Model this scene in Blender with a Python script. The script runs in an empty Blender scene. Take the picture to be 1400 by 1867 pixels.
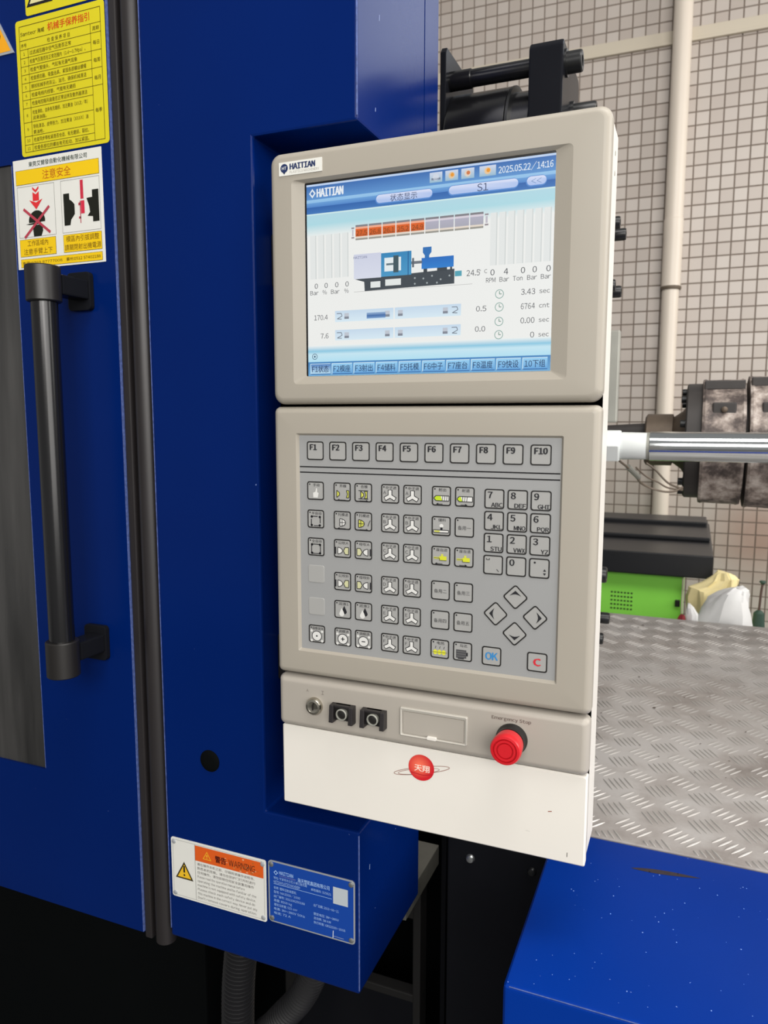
import bpy, bmesh, math, random
from mathutils import Vector, Matrix
random.seed(7)
SC = bpy.context.scene
COL = SC.collection

# ------------------------------------------------------------------ camera
F_PX, W_PX, H_PX = 1366.58, 1400.0, 1867.0
YAW, PITCH, ROLL = 0.39054, 0.123197, 0.001359
CAM = Vector((0.0, -0.68, 1.40))
fw = Vector((-math.sin(YAW)*math.cos(PITCH), math.cos(YAW)*math.cos(PITCH), -math.sin(PITCH)))
r0 = fw.cross(Vector((0, 0, 1))).normalized(); u0 = r0.cross(fw)
cr = r0*math.cos(ROLL) + u0*math.sin(ROLL); cu = -r0*math.sin(ROLL) + u0*math.cos(ROLL)
cd = bpy.data.cameras.new('camera'); cam = bpy.data.objects.new('camera', cd); COL.objects.link(cam)
cd.sensor_fit = 'VERTICAL'; cd.sensor_height = 24.0; cd.lens = F_PX/H_PX*24.0
cd.clip_start = 0.02; cd.clip_end = 60
cd.dof.use_dof = True; cd.dof.focus_distance = 0.78; cd.dof.aperture_fstop = 8.0
cam.matrix_world = Matrix(((cr.x, cu.x, -fw.x, CAM.x), (cr.y, cu.y, -fw.y, CAM.y), (cr.z, cu.z, -fw.z, CAM.z), (0, 0, 0, 1)))
SC.camera = cam

# ------------------------------------------------------------------ world, lights, exposure
wd = bpy.data.worlds.new('hall'); SC.world = wd; wd.use_nodes = True
bg = wd.node_tree.nodes['Background']; bg.inputs[0].default_value = (1.0, 0.985, 0.96, 1); bg.inputs[1].default_value = 0.30
def area(name, loc, target, sx, sy, power, col=(1, 0.97, 0.93)):
    l = bpy.data.lights.new(name, 'AREA'); l.shape = 'RECTANGLE'; l.size = sx; l.size_y = sy; l.energy = power; l.color = col
    o = bpy.data.objects.new(name, l); COL.objects.link(o); o.location = loc
    o.rotation_euler = (Vector(target) - Vector(loc)).to_track_quat('-Z', 'Y').to_euler()
    return o
area('daylight_front', (2.4, -2.6, 1.9), (-0.2, 0.1, 1.2), 3.0, 2.2, 86)
area('daylight_side', (4.2, 1.2, 2.9), (-0.2, 0.5, 1.2), 3.0, 2.4, 150)
area('platform_fill', (0.9, -0.3, 3.5), (0.1, 1.6, 0.8), 2.4, 0.8, 60)  # unseen fill light, added to brighten the green cabinet and tread plate
area('front_fill', (0.5, -2.5, 2.3), (-0.4, 0.0, 1.1), 1.9, 1.0, 50)  # unseen fill light, added to lift the stickers and console front
SC.view_settings.view_transform = 'Standard'; SC.view_settings.look = 'None'
SC.view_settings.exposure = 0.0; SC.view_settings.gamma = 1.0; SC.view_settings.use_curve_mapping = False

# ------------------------------------------------------------------ materials
def s2l(c):
    out = []
    for v in c[:3]:
        v = v/255.0
        out.append(v/12.92 if v <= 0.04045 else ((v+0.055)/1.055)**2.4)
    return tuple(out) + (1.0,)
MATS = {}
def mat(name, rgb, rough=0.5, metal=0.0, spec=0.5, noise=0.0, nscale=20.0, bump=0.0, bscale=200.0, coat=0.0, stretch=None):
    m = bpy.data.materials.new(name); m.use_nodes = True; nt = m.node_tree
    b = nt.nodes['Principled BSDF']
    b.inputs['Base Color'].default_value = s2l(rgb); b.inputs['Roughness'].default_value = rough
    b.inputs['Metallic'].default_value = metal; b.inputs['Specular IOR Level'].default_value = spec
    b.inputs['Coat Weight'].default_value = coat; b.inputs['Coat Roughness'].default_value = 0.15
    if noise or bump:
        tc = nt.nodes.new('ShaderNodeNewGeometry')
        src = tc.outputs['Position']
        if stretch:
            mp = nt.nodes.new('ShaderNodeMapping'); mp.inputs['Scale'].default_value = stretch
            nt.links.new(src, mp.inputs[0]); src = mp.outputs[0]
    if noise:
        n = nt.nodes.new('ShaderNodeTexNoise'); n.inputs['Scale'].default_value = nscale; n.inputs['Detail'].default_value = 5
        nt.links.new(src, n.inputs['Vector'])
        mx = nt.nodes.new('ShaderNodeMix'); mx.data_type = 'RGBA'
        c = s2l(rgb)
        mx.inputs['A'].default_value = tuple(max(0, v*(1-noise)) for v in c[:3]) + (1,)
        mx.inputs['B'].default_value = tuple(min(1, v*(1+noise)) for v in c[:3]) + (1,)
        nt.links.new(n.outputs['Fac'], mx.inputs['Factor']); nt.links.new(mx.outputs['Result'], b.inputs['Base Color'])
    if bump:
        n2 = nt.nodes.new('ShaderNodeTexNoise'); n2.inputs['Scale'].default_value = bscale; n2.inputs['Detail'].default_value = 2
        nt.links.new(src, n2.inputs['Vector'])
        bp = nt.nodes.new('ShaderNodeBump'); bp.inputs['Strength'].default_value = bump; bp.inputs['Distance'].default_value = 0.001
        nt.links.new(n2.outputs['Fac'], bp.inputs['Height']); nt.links.new(bp.outputs['Normal'], b.inputs['Normal'])
    MATS[name] = m; return m
def specks(name, lo, size, col):
    """tiny light paint chips and dust specks on a painted surface"""
    m = MATS[name]; nt = m.node_tree; b = nt.nodes['Principled BSDF']
    g = nt.nodes.new('ShaderNodeNewGeometry')
    v = nt.nodes.new('ShaderNodeTexNoise'); v.inputs['Scale'].default_value = size; v.inputs['Detail'].default_value = 1.0
    nt.links.new(g.outputs['Position'], v.inputs['Vector'])
    r = nt.nodes.new('ShaderNodeValToRGB'); r.color_ramp.elements[0].position = lo; r.color_ramp.elements[1].position = min(1, lo+0.04)
    nt.links.new(v.outputs['Fac'], r.inputs['Fac'])
    mx = nt.nodes.new('ShaderNodeMix'); mx.data_type = 'RGBA'
    old = b.inputs['Base Color'].links
    if old: nt.links.new(old[0].from_socket, mx.inputs['A'])
    else: mx.inputs['A'].default_value = b.inputs['Base Color'].default_value
    mx.inputs['B'].default_value = s2l(col)
    nt.links.new(r.outputs['Color'], mx.inputs['Factor']); nt.links.new(mx.outputs['Result'], b.inputs['Base Color'])
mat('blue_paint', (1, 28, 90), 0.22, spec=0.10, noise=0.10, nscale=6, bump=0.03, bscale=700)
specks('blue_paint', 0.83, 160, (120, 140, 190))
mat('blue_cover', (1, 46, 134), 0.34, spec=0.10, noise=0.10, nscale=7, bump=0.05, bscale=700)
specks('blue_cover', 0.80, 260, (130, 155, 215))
mat('worn_highlight', (76, 92, 146), 0.5, noise=0.8, nscale=260)  # worn paint, with the edge highlight put into its colour
mat('console_plastic', (156, 150, 139), 0.42, spec=0.35, noise=0.04, nscale=8)
mat('strip_plastic', (162, 156, 147), 0.4, spec=0.35, noise=0.05, nscale=10)
mat('console_white', (220, 216, 208), 0.4, spec=0.35, noise=0.03, nscale=14)
mat('overlay_grey', (146, 147, 147), 0.35, spec=0.4, noise=0.05, nscale=9)
mat('key_grey', (154, 154, 152), 0.35, spec=0.4, noise=0.05, nscale=30)
mat('black_plastic', (26, 24, 23), 0.4)
mat('black_rubber', (34, 31, 32), 0.42, noise=0.2, nscale=12)
mat('black_steel', (22, 23, 27), 0.24, spec=0.05, noise=0.15, nscale=15)
mat('black_gloss', (16, 16, 18), 0.22, spec=0.55)
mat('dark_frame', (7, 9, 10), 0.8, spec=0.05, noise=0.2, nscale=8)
mat('grey_steel', (150, 150, 142), 0.5, metal=0.2, noise=0.15, nscale=25)
mat('rail_steel', (98, 97, 90), 0.55, metal=0.2, noise=0.3, nscale=30)
mat('flap_light', (178, 174, 165), 0.4, spec=0.4)
mat('frame_grey', (19, 18, 18), 0.6, noise=0.2, nscale=10)
mat('chrome', (205, 210, 212), 0.12, metal=1.0)
mat('key_metal', (190, 185, 172), 0.22, metal=1.0)
mat('bolt_black', (28, 29, 30), 0.35, metal=0.3)
mat('bolt_zinc', (175, 178, 178), 0.3, metal=0.9)
mat('red_button', (196, 26, 36), 0.32, spec=0.5)
mat('white_fitting', (222, 226, 224), 0.4)
mat('tread_bar', (176, 172, 168), 0.36, metal=0.25, noise=0.06, nscale=30)
mat('plate_rim', (196, 200, 204), 0.35, metal=0.6)
mat('heater_band', (112, 102, 94), 0.6, metal=0.25, noise=0.75, nscale=26)
mat('heater_dark', (46, 42, 40), 0.6, noise=0.4, nscale=30)
mat('nozzle_steel', (92, 80, 68), 0.55, metal=0.4, noise=0.4, nscale=40)
mat('wire_brown', (110, 98, 86), 0.5)
mat('pvc_white', (220, 209, 195), 0.4, noise=0.05, nscale=6)
mat('pvc_dark', (96, 84, 70), 0.6)
mat('conduit', (200, 190, 172), 0.5, noise=0.05, nscale=5)
mat('green_paint', (142, 226, 84), 0.4, noise=0.05, nscale=5)
mat('lid_black', (30, 31, 34), 0.36, spec=0.35)
mat('vent_dark', (38, 70, 20), 0.7)
mat('sack_white', (242, 242, 241), 0.55, noise=0.06, nscale=14, bump=0.5, bscale=60)
mat('cloth_yellow', (240, 224, 168), 0.8, noise=0.14, nscale=24, bump=0.4, bscale=70)
mat('rag_red', (140, 40, 48), 0.8)
mat('brush_green', (52, 78, 66), 0.6)
mat('stick_brown', (86, 66, 60), 0.6)
mat('floor_paint', (92, 92, 90), 0.5, noise=0.2, nscale=3)
mat('grout', (124, 112, 102), 0.85, noise=0.12, nscale=4)
mat('window_frame', (206, 208, 208), 0.4)
mat('scrape', (44, 34, 40), 0.7, noise=0.6, nscale=160)
mat('hose_black', (34, 34, 36), 0.36, spec=0.55)
mat('sticker_yellow', (202, 190, 20), 0.4, noise=0.05, nscale=12)
mat('sticker_orange', (226, 160, 20), 0.4)
mat('sticker_white', (214, 214, 208), 0.4, noise=0.03, nscale=30)
mat('nameplate_blue', (10, 62, 150), 0.35)

def grime(name, scale, stops, rough=0.6):
    m = bpy.data.materials.new(name); m.use_nodes = True; nt = m.node_tree; b = nt.nodes['Principled BSDF']
    g = nt.nodes.new('ShaderNodeNewGeometry'); n = nt.nodes.new('ShaderNodeTexNoise'); n.inputs['Scale'].default_value = scale; n.inputs['Detail'].default_value = 8; n.inputs['Roughness'].default_value = 0.65
    nt.links.new(g.outputs['Position'], n.inputs['Vector']); r = nt.nodes.new('ShaderNodeValToRGB'); cr_ = r.color_ramp
    while len(cr_.elements) < len(stops): cr_.elements.new(0.5)
    for e, (p, c) in zip(cr_.elements, stops): e.position = p; e.color = s2l(c)
    nt.links.new(n.outputs['Fac'], r.inputs['Fac']); nt.links.new(r.outputs['Color'], b.inputs['Base Color']); b.inputs['Roughness'].default_value = rough; b.inputs['Metallic'].default_value = 0.15
    MATS[name] = m
grime('tread_alu', 6.5, [(0.30, (130, 123, 118)), (0.44, (160, 154, 150)), (0.56, (178, 174, 171)), (0.75, (184, 181, 179))], 0.42)
grime('heater_band', 22, [(0.30, (40, 34, 33)), (0.43, (84, 74, 70)), (0.53, (140, 128, 120)), (0.66, (196, 186, 178))])
# dusty brownish tiles: each tile takes its own tone, the lower right corner is stained
def tile_material():
    m = bpy.data.materials.new('wall_tile'); m.use_nodes = True; nt = m.node_tree; b = nt.nodes['Principled BSDF']
    g = nt.nodes.new('ShaderNodeNewGeometry')
    sn = nt.nodes.new('ShaderNodeVectorMath'); sn.operation = 'SNAP'; sn.inputs[1].default_value = (0.0584, 10, 0.0584)
    ad = nt.nodes.new('ShaderNodeVectorMath'); ad.operation = 'ADD'; ad.inputs[1].default_value = (-0.054+0.584, 0, -3.023+5.84)
    nt.links.new(g.outputs['Position'], ad.inputs[0]); nt.links.new(ad.outputs[0], sn.inputs[0])
    wn = nt.nodes.new('ShaderNodeTexWhiteNoise'); nt.links.new(sn.outputs[0], wn.inputs['Vector'])
    mx = nt.nodes.new('ShaderNodeMix'); mx.data_type = 'RGBA'
    mx.inputs['A'].default_value = s2l((182, 171, 162)); mx.inputs['B'].default_value = s2l((195, 186, 178))
    nt.links.new(wn.outputs['Value'], mx.inputs['Factor'])
    ds = nt.nodes.new('ShaderNodeVectorMath'); ds.operation = 'DISTANCE'; ds.inputs[1].default_value = (0.31, 3.2, 0.86)
    nt.links.new(g.outputs['Position'], ds.inputs[0])
    rp = nt.nodes.new('ShaderNodeMapRange'); rp.inputs['From Min'].default_value = 0.06; rp.inputs['From Max'].default_value = 0.26
    rp.inputs['To Min'].default_value = 0.55; rp.inputs['To Max'].default_value = 0.0
    nt.links.new(ds.outputs['Value'], rp.inputs['Value'])
    mx2 = nt.nodes.new('ShaderNodeMix'); mx2.data_type = 'RGBA'; mx2.inputs['B'].default_value = s2l((160, 116, 96))
    nt.links.new(rp.outputs['Result'], mx2.inputs['Factor']); nt.links.new(mx.outputs['Result'], mx2.inputs['A'])
    nt.links.new(mx2.outputs['Result'], b.inputs['Base Color']); b.inputs['Roughness'].default_value = 0.35
    MATS['wall_tile'] = m
tile_material()
def attr_material(name, emit):
    m = bpy.data.materials.new(name); m.use_nodes = True; nt = m.node_tree; b = nt.nodes['Principled BSDF']
    a = nt.nodes.new('ShaderNodeAttribute'); a.attribute_name = 'Col'
    if emit:
        b.inputs['Base Color'].default_value = (0.01, 0.01, 0.012, 1); b.inputs['Roughness'].default_value = 0.35
        b.inputs['Specular IOR Level'].default_value = 0.2
        nt.links.new(a.outputs['Color'], b.inputs['Emission Color']); b.inputs['Emission Strength'].default_value = emit
    else:
        nt.links.new(a.outputs['Color'], b.inputs['Base Color']); b.inputs['Roughness'].default_value = 0.45
        b.inputs['Specular IOR Level'].default_value = 0.3
    MATS[name] = m
attr_material('print', 0)
attr_material('display', 0.98)
def emit_material(name, rgb, s):
    m = bpy.data.materials.new(name); m.use_nodes = True; b = m.node_tree.nodes['Principled BSDF']
    b.inputs['Base Color'].default_value = s2l(rgb); b.inputs['Emission Color'].default_value = s2l(rgb); b.inputs['Emission Strength'].default_value = s
    MATS[name] = m
emit_material('window_daylight', (232, 240, 250), 2.0)
def pane_material():
    m = bpy.data.materials.new('smoked_pane'); m.use_nodes = True; nt = m.node_tree; b = nt.nodes['Principled BSDF']
    g = nt.nodes.new('ShaderNodeNewGeometry'); mp = nt.nodes.new('ShaderNodeMapping'); mp.inputs['Scale'].default_value = (16, 1, 1.6)  # vertical streaks in the colour stand in for reflections on the glass
    n = nt.nodes.new('ShaderNodeTexNoise'); n.inputs['Scale'].default_value = 1.6; n.inputs['Detail'].default_value = 6
    nt.links.new(g.outputs['Position'], mp.inputs[0]); nt.links.new(mp.outputs[0], n.inputs['Vector'])
    r = nt.nodes.new('ShaderNodeValToRGB')
    r.color_ramp.elements[0].position = 0.35; r.color_ramp.elements[0].color = s2l((44, 44, 44))
    r.color_ramp.elements[1].position = 0.80; r.color_ramp.elements[1].color = s2l((88, 87, 86))
    nt.links.new(n.outputs['Fac'], r.inputs['Fac']); nt.links.new(r.outputs['Color'], b.inputs['Base Color'])
    b.inputs['Roughness'].default_value = 0.22; b.inputs['Transmission Weight'].default_value = 0.25; b.inputs['Specular IOR Level'].default_value = 0.4
    MATS['smoked_pane'] = m
pane_material()

# ------------------------------------------------------------------ builders
ORG = {}
class MB:
    """collects faces in world coordinates, then links them as ONE mesh object"""
    def __init__(s): s.v = []; s.f = []; s.c = []; s.mi = []
    def face(s, pts, col=None, mi=0):
        b = len(s.v); s.v += [tuple(p) for p in pts]; s.f.append(tuple(range(b, b+len(pts))))
        s.c.append(col); s.mi.append(mi)
    def add(s, verts, faces, col=None, mi=0):
        b = len(s.v); s.v += [tuple(p) for p in verts]
        for f in faces: s.f.append(tuple(i+b for i in f)); s.c.append(col); s.mi.append(mi)
    def box(s, x0, x1, y0, y1, z0, z1, mi=0, col=None):
        s.add([(x0,y0,z0),(x1,y0,z0),(x1,y1,z0),(x0,y1,z0),(x0,y0,z1),(x1,y0,z1),(x1,y1,z1),(x0,y1,z1)],
              [(0,3,2,1),(4,5,6,7),(0,1,5,4),(1,2,6,5),(2,3,7,6),(3,0,4,7)], col, mi)
    def loops(s, loops, cap0=False, cap1=False, mi=0, col=None, closed=True):
        n = len(loops[0]); b = len(s.v)
        for l in loops: s.v += [tuple(p) for p in l]
        for i in range(len(loops)-1):
            for j in range(n if closed else n-1):
                k = (j+1) % n
                s.f.append((b+i*n+j, b+i*n+k, b+(i+1)*n+k, b+(i+1)*n+j)); s.c.append(col); s.mi.append(mi)
        if cap0: s.f.append(tuple(b+j for j in reversed(range(n)))); s.c.append(col); s.mi.append(mi)
        if cap1: s.f.append(tuple(b+(len(loops)-1)*n+j for j in range(n))); s.c.append(col); s.mi.append(mi)
    def lathe(s, p0, axis, prof, n=32, mi=0, cap=True, col=None):
        a = Vector(axis).normalized(); t = Vector((0,0,1)) if abs(a.z) < 0.9 else Vector((1,0,0))
        e1 = a.cross(t).normalized(); e2 = a.cross(e1)
        L = []
        for d, r in prof:
            c = Vector(p0) + a*d
            L.append([c + e1*(r*math.cos(2*math.pi*i/n)) + e2*(r*math.sin(2*math.pi*i/n)) for i in range(n)])
        s.loops(L, cap, cap, mi, col)
    def tube(s, path, r, n=10, mi=0, radii=None):
        P = [Vector(p) for p in path]; L = []; prev = None
        for i, p in enumerate(P):
            t = (P[min(i+1, len(P)-1)] - P[max(i-1, 0)]).normalized()
            if prev is None:
                h = Vector((0,0,1)) if abs(t.z) < 0.9 else Vector((1,0,0)); e1 = t.cross(h).normalized()
            else: e1 = (prev - t*prev.dot(t)).normalized()
            prev = e1; e2 = t.cross(e1); rr_ = radii[i] if radii else r
            L.append([p + e1*(rr_*math.cos(2*math.pi*k/n)) + e2*(rr_*math.sin(2*math.pi*k/n)) for k in range(n)])
        s.loops(L, True, True, mi)
    def build(s, name, mats, parent=None, org=None, bevel=0.0, seg=2, smooth=False, angle=35):
        if org is None: org = ORG[parent] if parent is not None else Vector((0,0,0))
        org = Vector(org)
        me = bpy.data.meshes.new(name)
        me.from_pydata([tuple(Vector(p)-org) for p in s.v], [], s.f)
        if isinstance(mats, str): mats = [mats]
        for m in mats: me.materials.append(MATS[m])
        me.polygons.foreach_set('material_index', s.mi)
        if any(c is not None for c in s.c):
            at = me.color_attributes.new('Col', 'FLOAT_COLOR', 'CORNER'); k = 0
            for p, c in zip(me.polygons, s.c):
                for j in range(len(p.vertices)):
                    if c is None: cc = (0.5,0.5,0.5,1)
                    elif isinstance(c, list): cc = c[j]
                    else: cc = c
                    at.data[p.loop_start+j].color = cc
        me.validate()
        if bevel or smooth:
            bm = bmesh.new(); bm.from_mesh(me)
            if bevel:
                bmesh.ops.remove_doubles(bm, verts=bm.verts, dist=1e-6)
                ed = [e for e in bm.edges if len(e.link_faces) == 2 and e.calc_face_angle(0) > 0.5]
                bmesh.ops.bevel(bm, geom=ed, offset=bevel, segments=seg, profile=0.6, affect='EDGES', clamp_overlap=True)
            bmesh.ops.recalc_face_normals(bm, faces=bm.faces)
            bm.to_mesh(me); bm.free()
            me.shade_smooth()
            me.set_sharp_from_angle(angle=math.radians(min(angle, 8) if bevel else angle))
        return link(name, me, parent, org)
def link(name, me, parent=None, org=(0,0,0)):
    o = bpy.data.objects.new(name, me); COL.objects.link(o); org = Vector(org); ORG[o] = org
    if parent is not None: o.parent = parent; o.location = org - ORG[parent]
    else: o.location = org
    return o
def thing(name, label, cat, loc=(0,0,0), group=None):
    o = link(name, None, None, loc); o.empty_display_size = 0.05
    o['label'] = label; o['category'] = cat
    if group: o['group'] = group
    return o
def tag(o, label, cat, group=None):
    o['label'] = label; o['category'] = cat
    if group: o['group'] = group
    return o
def structure(o): o['kind'] = 'structure'; return o

def rrect(x0, x1, z0, z1, r, k=5):
    """rounded rectangle, counter-clockwise seen from -Y, list of (x, z)"""
    r = min(r, (x1-x0)/2-1e-6, (z1-z0)/2-1e-6); out = []
    for cx, cz, a0 in ((x1-r, z1-r, 0), (x0+r, z1-r, 90), (x0+r, z0+r, 180), (x1-r, z0+r, 270)):
        for i in range(k+1):
            a = math.radians(a0 + 90*i/k); out.append((cx+r*math.cos(a), cz+r*math.sin(a)))
    return out
def at_y(pts, y): return [(x, y, z) for x, z in pts]
def molding(mb, x0, x1, z0, z1, R, steps, hole=None, mi=0, k=8):
    """a slab seen from -Y: steps = [(inset, y)...] from the back rim to the front; hole = [(x0,x1,z0,z1,r,y)...]"""
    L = [at_y(rrect(x0+i, x1-i, z0+i, z1-i, max(R-i*0.6, 0.0008), k), y) for i, y in steps]
    if hole: L += [at_y(rrect(a, b, c, d, r, k), y) for a, b, c, d, r, y in hole]
    mb.loops(L, False, hole is None, mi)
def slab(mb, x0, x1, z0, z1, r, y_back, y_front, mi=0, k=4, col=None):
    mb.loops([at_y(rrect(x0, x1, z0, z1, r, k), y_back), at_y(rrect(x0, x1, z0, z1, r, k), y_front)], True, True, mi, col)

# printing on planes that face -Y
def C(r, g, b): return s2l((r, g, b))
_T = {}
def one_glyph(ch):
    c = bpy.data.curves.new('t', 'FONT'); c.body = ch; c.size = 1; c.resolution_u = 2
    o = bpy.data.objects.new('t', c); me = bpy.data.meshes.new_from_object(o)
    v = [tuple(p.co) for p in me.vertices]; f = [tuple(p.vertices) for p in me.polygons]
    bpy.data.objects.remove(o); bpy.data.curves.remove(c); bpy.data.meshes.remove(me)
    return v, f
def glyph(ch):
    """(verts from x = 0, faces, advance); plain letters take the even sans-serif full-width shapes, packed tight"""
    if ch not in _T:
        if ch == ' ': _T[ch] = ([], [], 0.30)
        elif 33 <= ord(ch) <= 126:
            v, f = one_glyph(chr(ord(ch)+0xFEE0)); a = min(p[0] for p in v); b = max(p[0] for p in v)
            _T[ch] = ([(p[0]-a+0.045, p[1], 0) for p in v], f, b-a+0.09)
        else:
            v, f = one_glyph(ch); _T[ch] = (v, f, 1.0)
    return _T[ch]
def text(mb, s, x, z, h, y, col, align='C', w=None, bold=0.0, slant=0.0):
    """lettering h high (capitals or Chinese characters), centred on height z; align L/C/R about x; w squeezes it to a width"""
    if bold:
        d = h*bold*0.9
        text(mb, s, x-d, z, h, y, col, align, w, 0.0, slant); text(mb, s, x+d, z+d*0.4, h, y-0.00003, col, align, w, 0.0, slant)
        text(mb, s, x, z-d*0.4, h, y-0.00005, col, align, w, 0.0, slant); return
    cjk = any(ord(ch) > 0x2E80 for ch in s); pen = 0.0; parts = []
    for ch in s:
        v, f, adv = glyph(ch)
        if v: parts.append((pen, v, f))
        pen += adv
    if not parts: return
    if cjk: lo, hi = -0.07, 0.84
    else: hv = [p[1] for p in glyph('H')[0]]; lo, hi = min(hv), max(hv)
    k = h/(hi-lo); a = min(p0+min(q[0] for q in v) for p0, v, f in parts); b = max(p0+max(q[0] for q in v) for p0, v, f in parts)
    kx = k if w is None else w/max(b-a, 1e-6)
    W = (b-a)*kx; x0 = x - (0 if align == 'L' else W if align == 'R' else W/2)
    for p0, v, f in parts:
        mb.add([(x0+(p0+p[0]-a)*kx + slant*(p[1]-lo)*k, y, z+(p[1]-(lo+hi)/2)*k) for p in v], f, col)
def rect(mb, x0, x1, z0, z1, y, col, col2=None):
    c = col if col2 is None else [col2, col2, col, col]      # col at the top, col2 at the bottom
    mb.face([(x0, y, z0), (x1, y, z0), (x1, y, z1), (x0, y, z1)], c)
def rectf(mb, x0, x1, z0, z1, t, y, col):
    rect(mb, x0, x1, z1-t, z1, y, col); rect(mb, x0, x1, z0, z0+t, y, col)
    rect(mb, x0, x0+t, z0+t, z1-t, y, col); rect(mb, x1-t, x1, z0+t, z1-t, y, col)
def poly(mb, pts, y, col): mb.face([(a, y, b) for a, b in pts], col)
def disc(mb, x, z, r, y, col, n=24, rz=None):
    rz = rz or r
    poly(mb, [(x+r*math.cos(2*math.pi*i/n), z+rz*math.sin(2*math.pi*i/n)) for i in range(n)], y, col)
def ring(mb, x, z, r, t, y, col, n=28, rz=None, a0=0, a1=360):
    rz = rz or r
    for i in range(n):
        p, q = (math.radians(a0+(a1-a0)*k/n) for k in (i, i+1))
        poly(mb, [(x+(r-t)*math.cos(p), z+(rz-t)*math.sin(p)), (x+r*math.cos(p), z+rz*math.sin(p)),
                  (x+r*math.cos(q), z+rz*math.sin(q)), (x+(r-t)*math.cos(q), z+(rz-t)*math.sin(q))], y, col)
def stroke(mb, pts, t, y, col):
    for (ax, az), (bx, bz) in zip(pts[:-1], pts[1:]):
        dx, dz = bx-ax, bz-az; l = math.hypot(dx, dz) or 1; nx, nz = -dz/l*t/2, dx/l*t/2
        poly(mb, [(ax+nx, az+nz), (ax-nx, az-nz), (bx-nx, bz-nz), (bx+nx, bz+nz)], y, col)
def frame_ring(mb, x0, x1, z0, z1, r, t, y, col, k=4):
    mb.loops([at_y(rrect(x0, x1, z0, z1, r, k), y), at_y(rrect(x0+t, x1-t, z0+t, z1-t, max(r-t, 0.0002), k), y)], False, False, 0, col)

BLACK, WHITE, NAVY = C(22, 21, 24), C(232, 232, 228), C(28, 44, 86)

# ================================================================== SETTING
m = MB(); m.box(-4, 4, -4, 3.26, -0.05, 0.0); structure(m.build('floor', 'floor_paint'))
WY = 3.2
m = MB(); m.box(-4, 4, WY, WY+0.12, 0.0, 4.8); wall = structure(m.build('wall_back', 'grout'))
TP = 0.0584; TS = 0.0540
def tile_faces(cx, cz):
    a, t, y0, y1 = TS/2, 0.0012, WY, WY-0.004
    o = [(cx-a, y0, cz-a), (cx+a, y0, cz-a), (cx+a, y0, cz+a), (cx-a, y0, cz+a)]
    b = a-t
    i = [(cx-b, y1, cz-b), (cx+b, y1, cz-b), (cx+b, y1, cz+b), (cx-b, y1, cz+b)]
    return o+i, [(4, 5, 6, 7), (0, 1, 5, 4), (1, 2, 6, 5), (2, 3, 7, 6), (3, 0, 4, 7)]
tile_me = None; rest = MB(); near = []
for i in range(-46, 28):
    for j in range(-51, 23):
        cx = 0.054 + (i+0.5)*TP; cz = 3.023 + (j+0.5)*TP
        if cz < 0.03 or cz > 4.3: continue
        if cx > 0.42 and cz > 3.08: continue
        near.append((cx, cz))
def tile_rank(p):
    cx, cz = p
    seen = -0.43 < cx < 0.29 and cz > 1.14
    return (0 if seen else 1, (Vector((cx, WY, cz))-CAM).length)
near.sort(key=tile_rank)
for n, (cx, cz) in enumerate(near):
    if n < 290:
        if tile_me is None:
            v, f = tile_faces(0, 0); tile_me = bpy.data.meshes.new('wall_tile')
            tile_me.from_pydata([(a, b-WY, c) for a, b, c in v], [], f); tile_me.materials.append(MATS['wall_tile'])
        link('wall_tile', tile_me, wall, (cx, WY, cz))
    else:
        v, f = tile_faces(cx, cz); rest.add(v, f)
o = rest.build('wall_tile_field', 'wall_tile', wall); o['kind'] = 'stuff'
# clerestory window high in the back wall, right of the pipe
m = MB()
for x in (0.50, 1.24, 1.98): m.box(x, x+0.05, WY-0.05, WY, 3.12, 4.35)
m.box(0.55, 1.98, WY-0.05, WY, 3.12, 3.17); m.box(0.55, 1.98, WY-0.05, WY, 4.30, 4.35)
win = structure(m.build('window_1', 'window_frame'))
for x0, x1 in ((0.55, 1.24), (1.29, 1.98)):
    m = MB(); m.box(x0, x1, WY-0.03, WY-0.02, 3.17, 4.30); m.build('pane', 'window_daylight', win)

# ================================================================== MACHINE: base, cabinet, door
YB = 0.03
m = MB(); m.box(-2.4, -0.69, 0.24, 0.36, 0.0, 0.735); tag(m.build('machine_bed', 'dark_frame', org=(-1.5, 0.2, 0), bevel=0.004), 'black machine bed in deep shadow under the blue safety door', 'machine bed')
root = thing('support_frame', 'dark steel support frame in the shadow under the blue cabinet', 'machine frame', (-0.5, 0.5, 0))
m = MB(); m.box(-1.6, -0.245, 0.55, 0.60, 0.0, 0.713); m.build('dark_backdrop', 'dark_frame', root)  # added dark sheet that keeps the void under the cabinet black
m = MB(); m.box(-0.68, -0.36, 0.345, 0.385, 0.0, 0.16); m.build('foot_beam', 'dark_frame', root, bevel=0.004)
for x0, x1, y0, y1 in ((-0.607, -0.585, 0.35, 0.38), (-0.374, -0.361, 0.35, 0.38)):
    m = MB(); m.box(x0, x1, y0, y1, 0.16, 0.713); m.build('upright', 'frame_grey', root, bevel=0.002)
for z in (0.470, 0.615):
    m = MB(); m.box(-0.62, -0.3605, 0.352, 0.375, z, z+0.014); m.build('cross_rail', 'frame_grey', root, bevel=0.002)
m = MB(); m.box(-0.60, -0.374, 0.36, 0.368, 0.16, 0.47); m.build('lower_panel', 'black_steel', root)

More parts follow.
